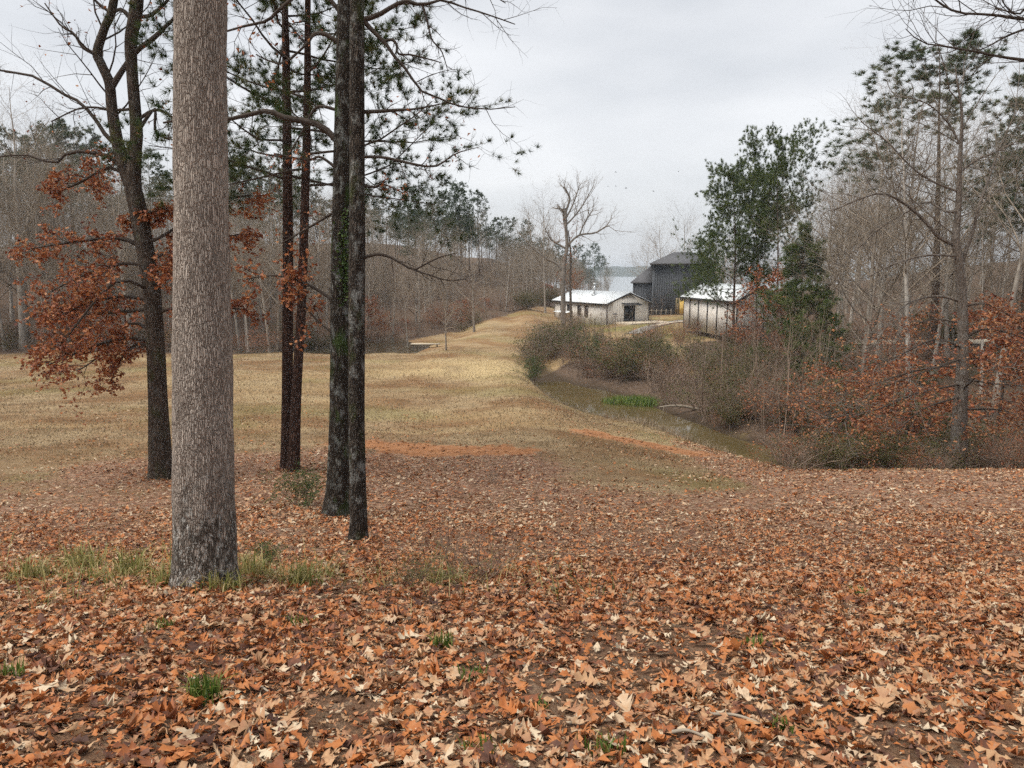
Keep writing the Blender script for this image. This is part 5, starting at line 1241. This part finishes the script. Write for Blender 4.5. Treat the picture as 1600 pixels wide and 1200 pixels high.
# logs lying by the creek
def log(pts, d, label):
    Pp, Rr = limb_px(pts, d, 16)
    r_ = thing('fallen_log', Pp[0, 0], label, 'log')
    part('trunk', r_, Pp, Rr, M['log'], 10, .08)
    l2 = grow(Pp, Rr, 5, (.3, .95), (50, 12), .25, None, .1, .2, 4, .4); twigs_part(r_, [(*l2, 4)], M['log'], 'branch_stubs')
log([(1120, 647, 5), (1095, 641, 5), (1070, 635, 4), (1050, 634, 3), (1030, 636, 2)], 50, 'thin bleached fallen trunk lying across the green creek islet')
log([(1180, 674, 6), (1200, 664, 6), (1222, 654, 5)], 44, 'short pale fallen log leaning on the bank right of the creek')
# sticks in the foreground
for (x0, y0, x1, y1, w_, lb) in [(1050, 1155, 1100, 1160, 7, 'lichen-covered broken stick among the foreground leaves'), (1110, 1125, 1190, 1140, 6, 'long pale stick lying in the lower right leaves'), (380, 1075, 420, 1088, 5, 'short grey stick among leaves near the bright tuft')]:
    A_, B_ = hit(x0, y0), hit(x1, y1); K = cat_rom([A_ + [0, 0, .03], (A_ + B_) / 2 + [0, .01, .045], B_ + [0, 0, .03]], 10)
    r_ = thing('stick', A_, lb, 'stick'); part('stem', r_, K[None], np.full((1, 10), w_ * .5 * A_[1] / F_PX) * np.linspace(1, .6, 10), M['log'], 8, .15)

# birds far off in the sky
for i, (px, py, s_) in enumerate([(962, 269, 1.0), (950, 291, .7), (962, 291, .9), (978, 294, 1.1), (1021, 299, 1.0), (1060, 268, .8)]):
    b_ = at(px, py, 190); r_ = thing('bird', b_, ['uppermost bird left of the middle of the flock', 'leftmost tiny bird in the sky flock', 'bird just right of the leftmost in the flock', 'lowest dark bird in the middle of the flock', 'bird alone at lower right of the flock', 'rightmost high bird of the flock'][i], 'bird', 'birds over the house')
    a = Acc(); tubes(a, np.array([[(-.28, 0, 0), (-.1, 0, .02), (.12, 0, .02), (.3, 0, -.02)]]) * s_, np.array([[.01, .07, .06, .01]]) * s_, 8); obj('body', a.mesh('body', [M['trim']], True), r_)
    for sg in (-1, 1):
        a = Acc(); a.add(np.array([(-.08, 0, .03), (.1, 0, .03), (.06, sg * .3, .16), (-.07, sg * .3, .15), (-.05, sg * .65, .08)]) * s_, [(0, 1, 2, 3)], [(3, 2, 4)]); obj('wing', a.mesh('wing', [M['trim']]), r_)

# trees that close the view behind the buildings
for i in range(34):
    px = U(1075, 1330); d = U(128, 190); x = (px - 800) / F_PX * d; b_ = gp(x, d); H = np.clip(height_to(px, rng.normal(408, 18), b_), 6, 22)
    plant(THICK[rng.integers(3)], b_, H / 18 * U(1, 1.4), U(0, 6.28), 'bare tree in the thin wood behind the right building', 'tree', 'bare trees behind the right building', H / 18)
for px, d, py in [(1265, 150, 372), (1300, 130, 350), (1330, 120, 330), (1365, 118, 320), (1500, 120, 300), (1540, 110, 290), (1400, 125, 310), (1180, 170, 390)]:
    x = (px - 800) / F_PX * d; b_ = gp(x, d); H = height_to(px, py, b_)
    plant(PINE[rng.integers(3)], b_, H / 24 * U(1, 1.3), U(0, 6.28), 'dark pine far back on the right-hand slope', 'tree', 'pines far back on the right-hand slope', H / 24)

# ------------------------------------------------------------------ the hazy air
hb = bpy.data.materials.new('haze'); hb.use_nodes = True; t_ = hb.node_tree; t_.nodes.clear()
o_ = t_.nodes.new('ShaderNodeOutputMaterial'); pv = t_.nodes.new('ShaderNodeVolumePrincipled')
pv.inputs['Color'].default_value = (.80, .88, .97, 1); pv.inputs['Density'].default_value = .0003; pv.inputs['Anisotropy'].default_value = 0.0
t_.links.new(pv.outputs[0], o_.inputs['Volume'])
a = Acc(); a.box((-7000, -400, -30), (7000, 7000, 40)); obj('haze', a.mesh('haze', [hb]), label='thin pale haze over the valley and lake', cat='haze', kind='stuff')
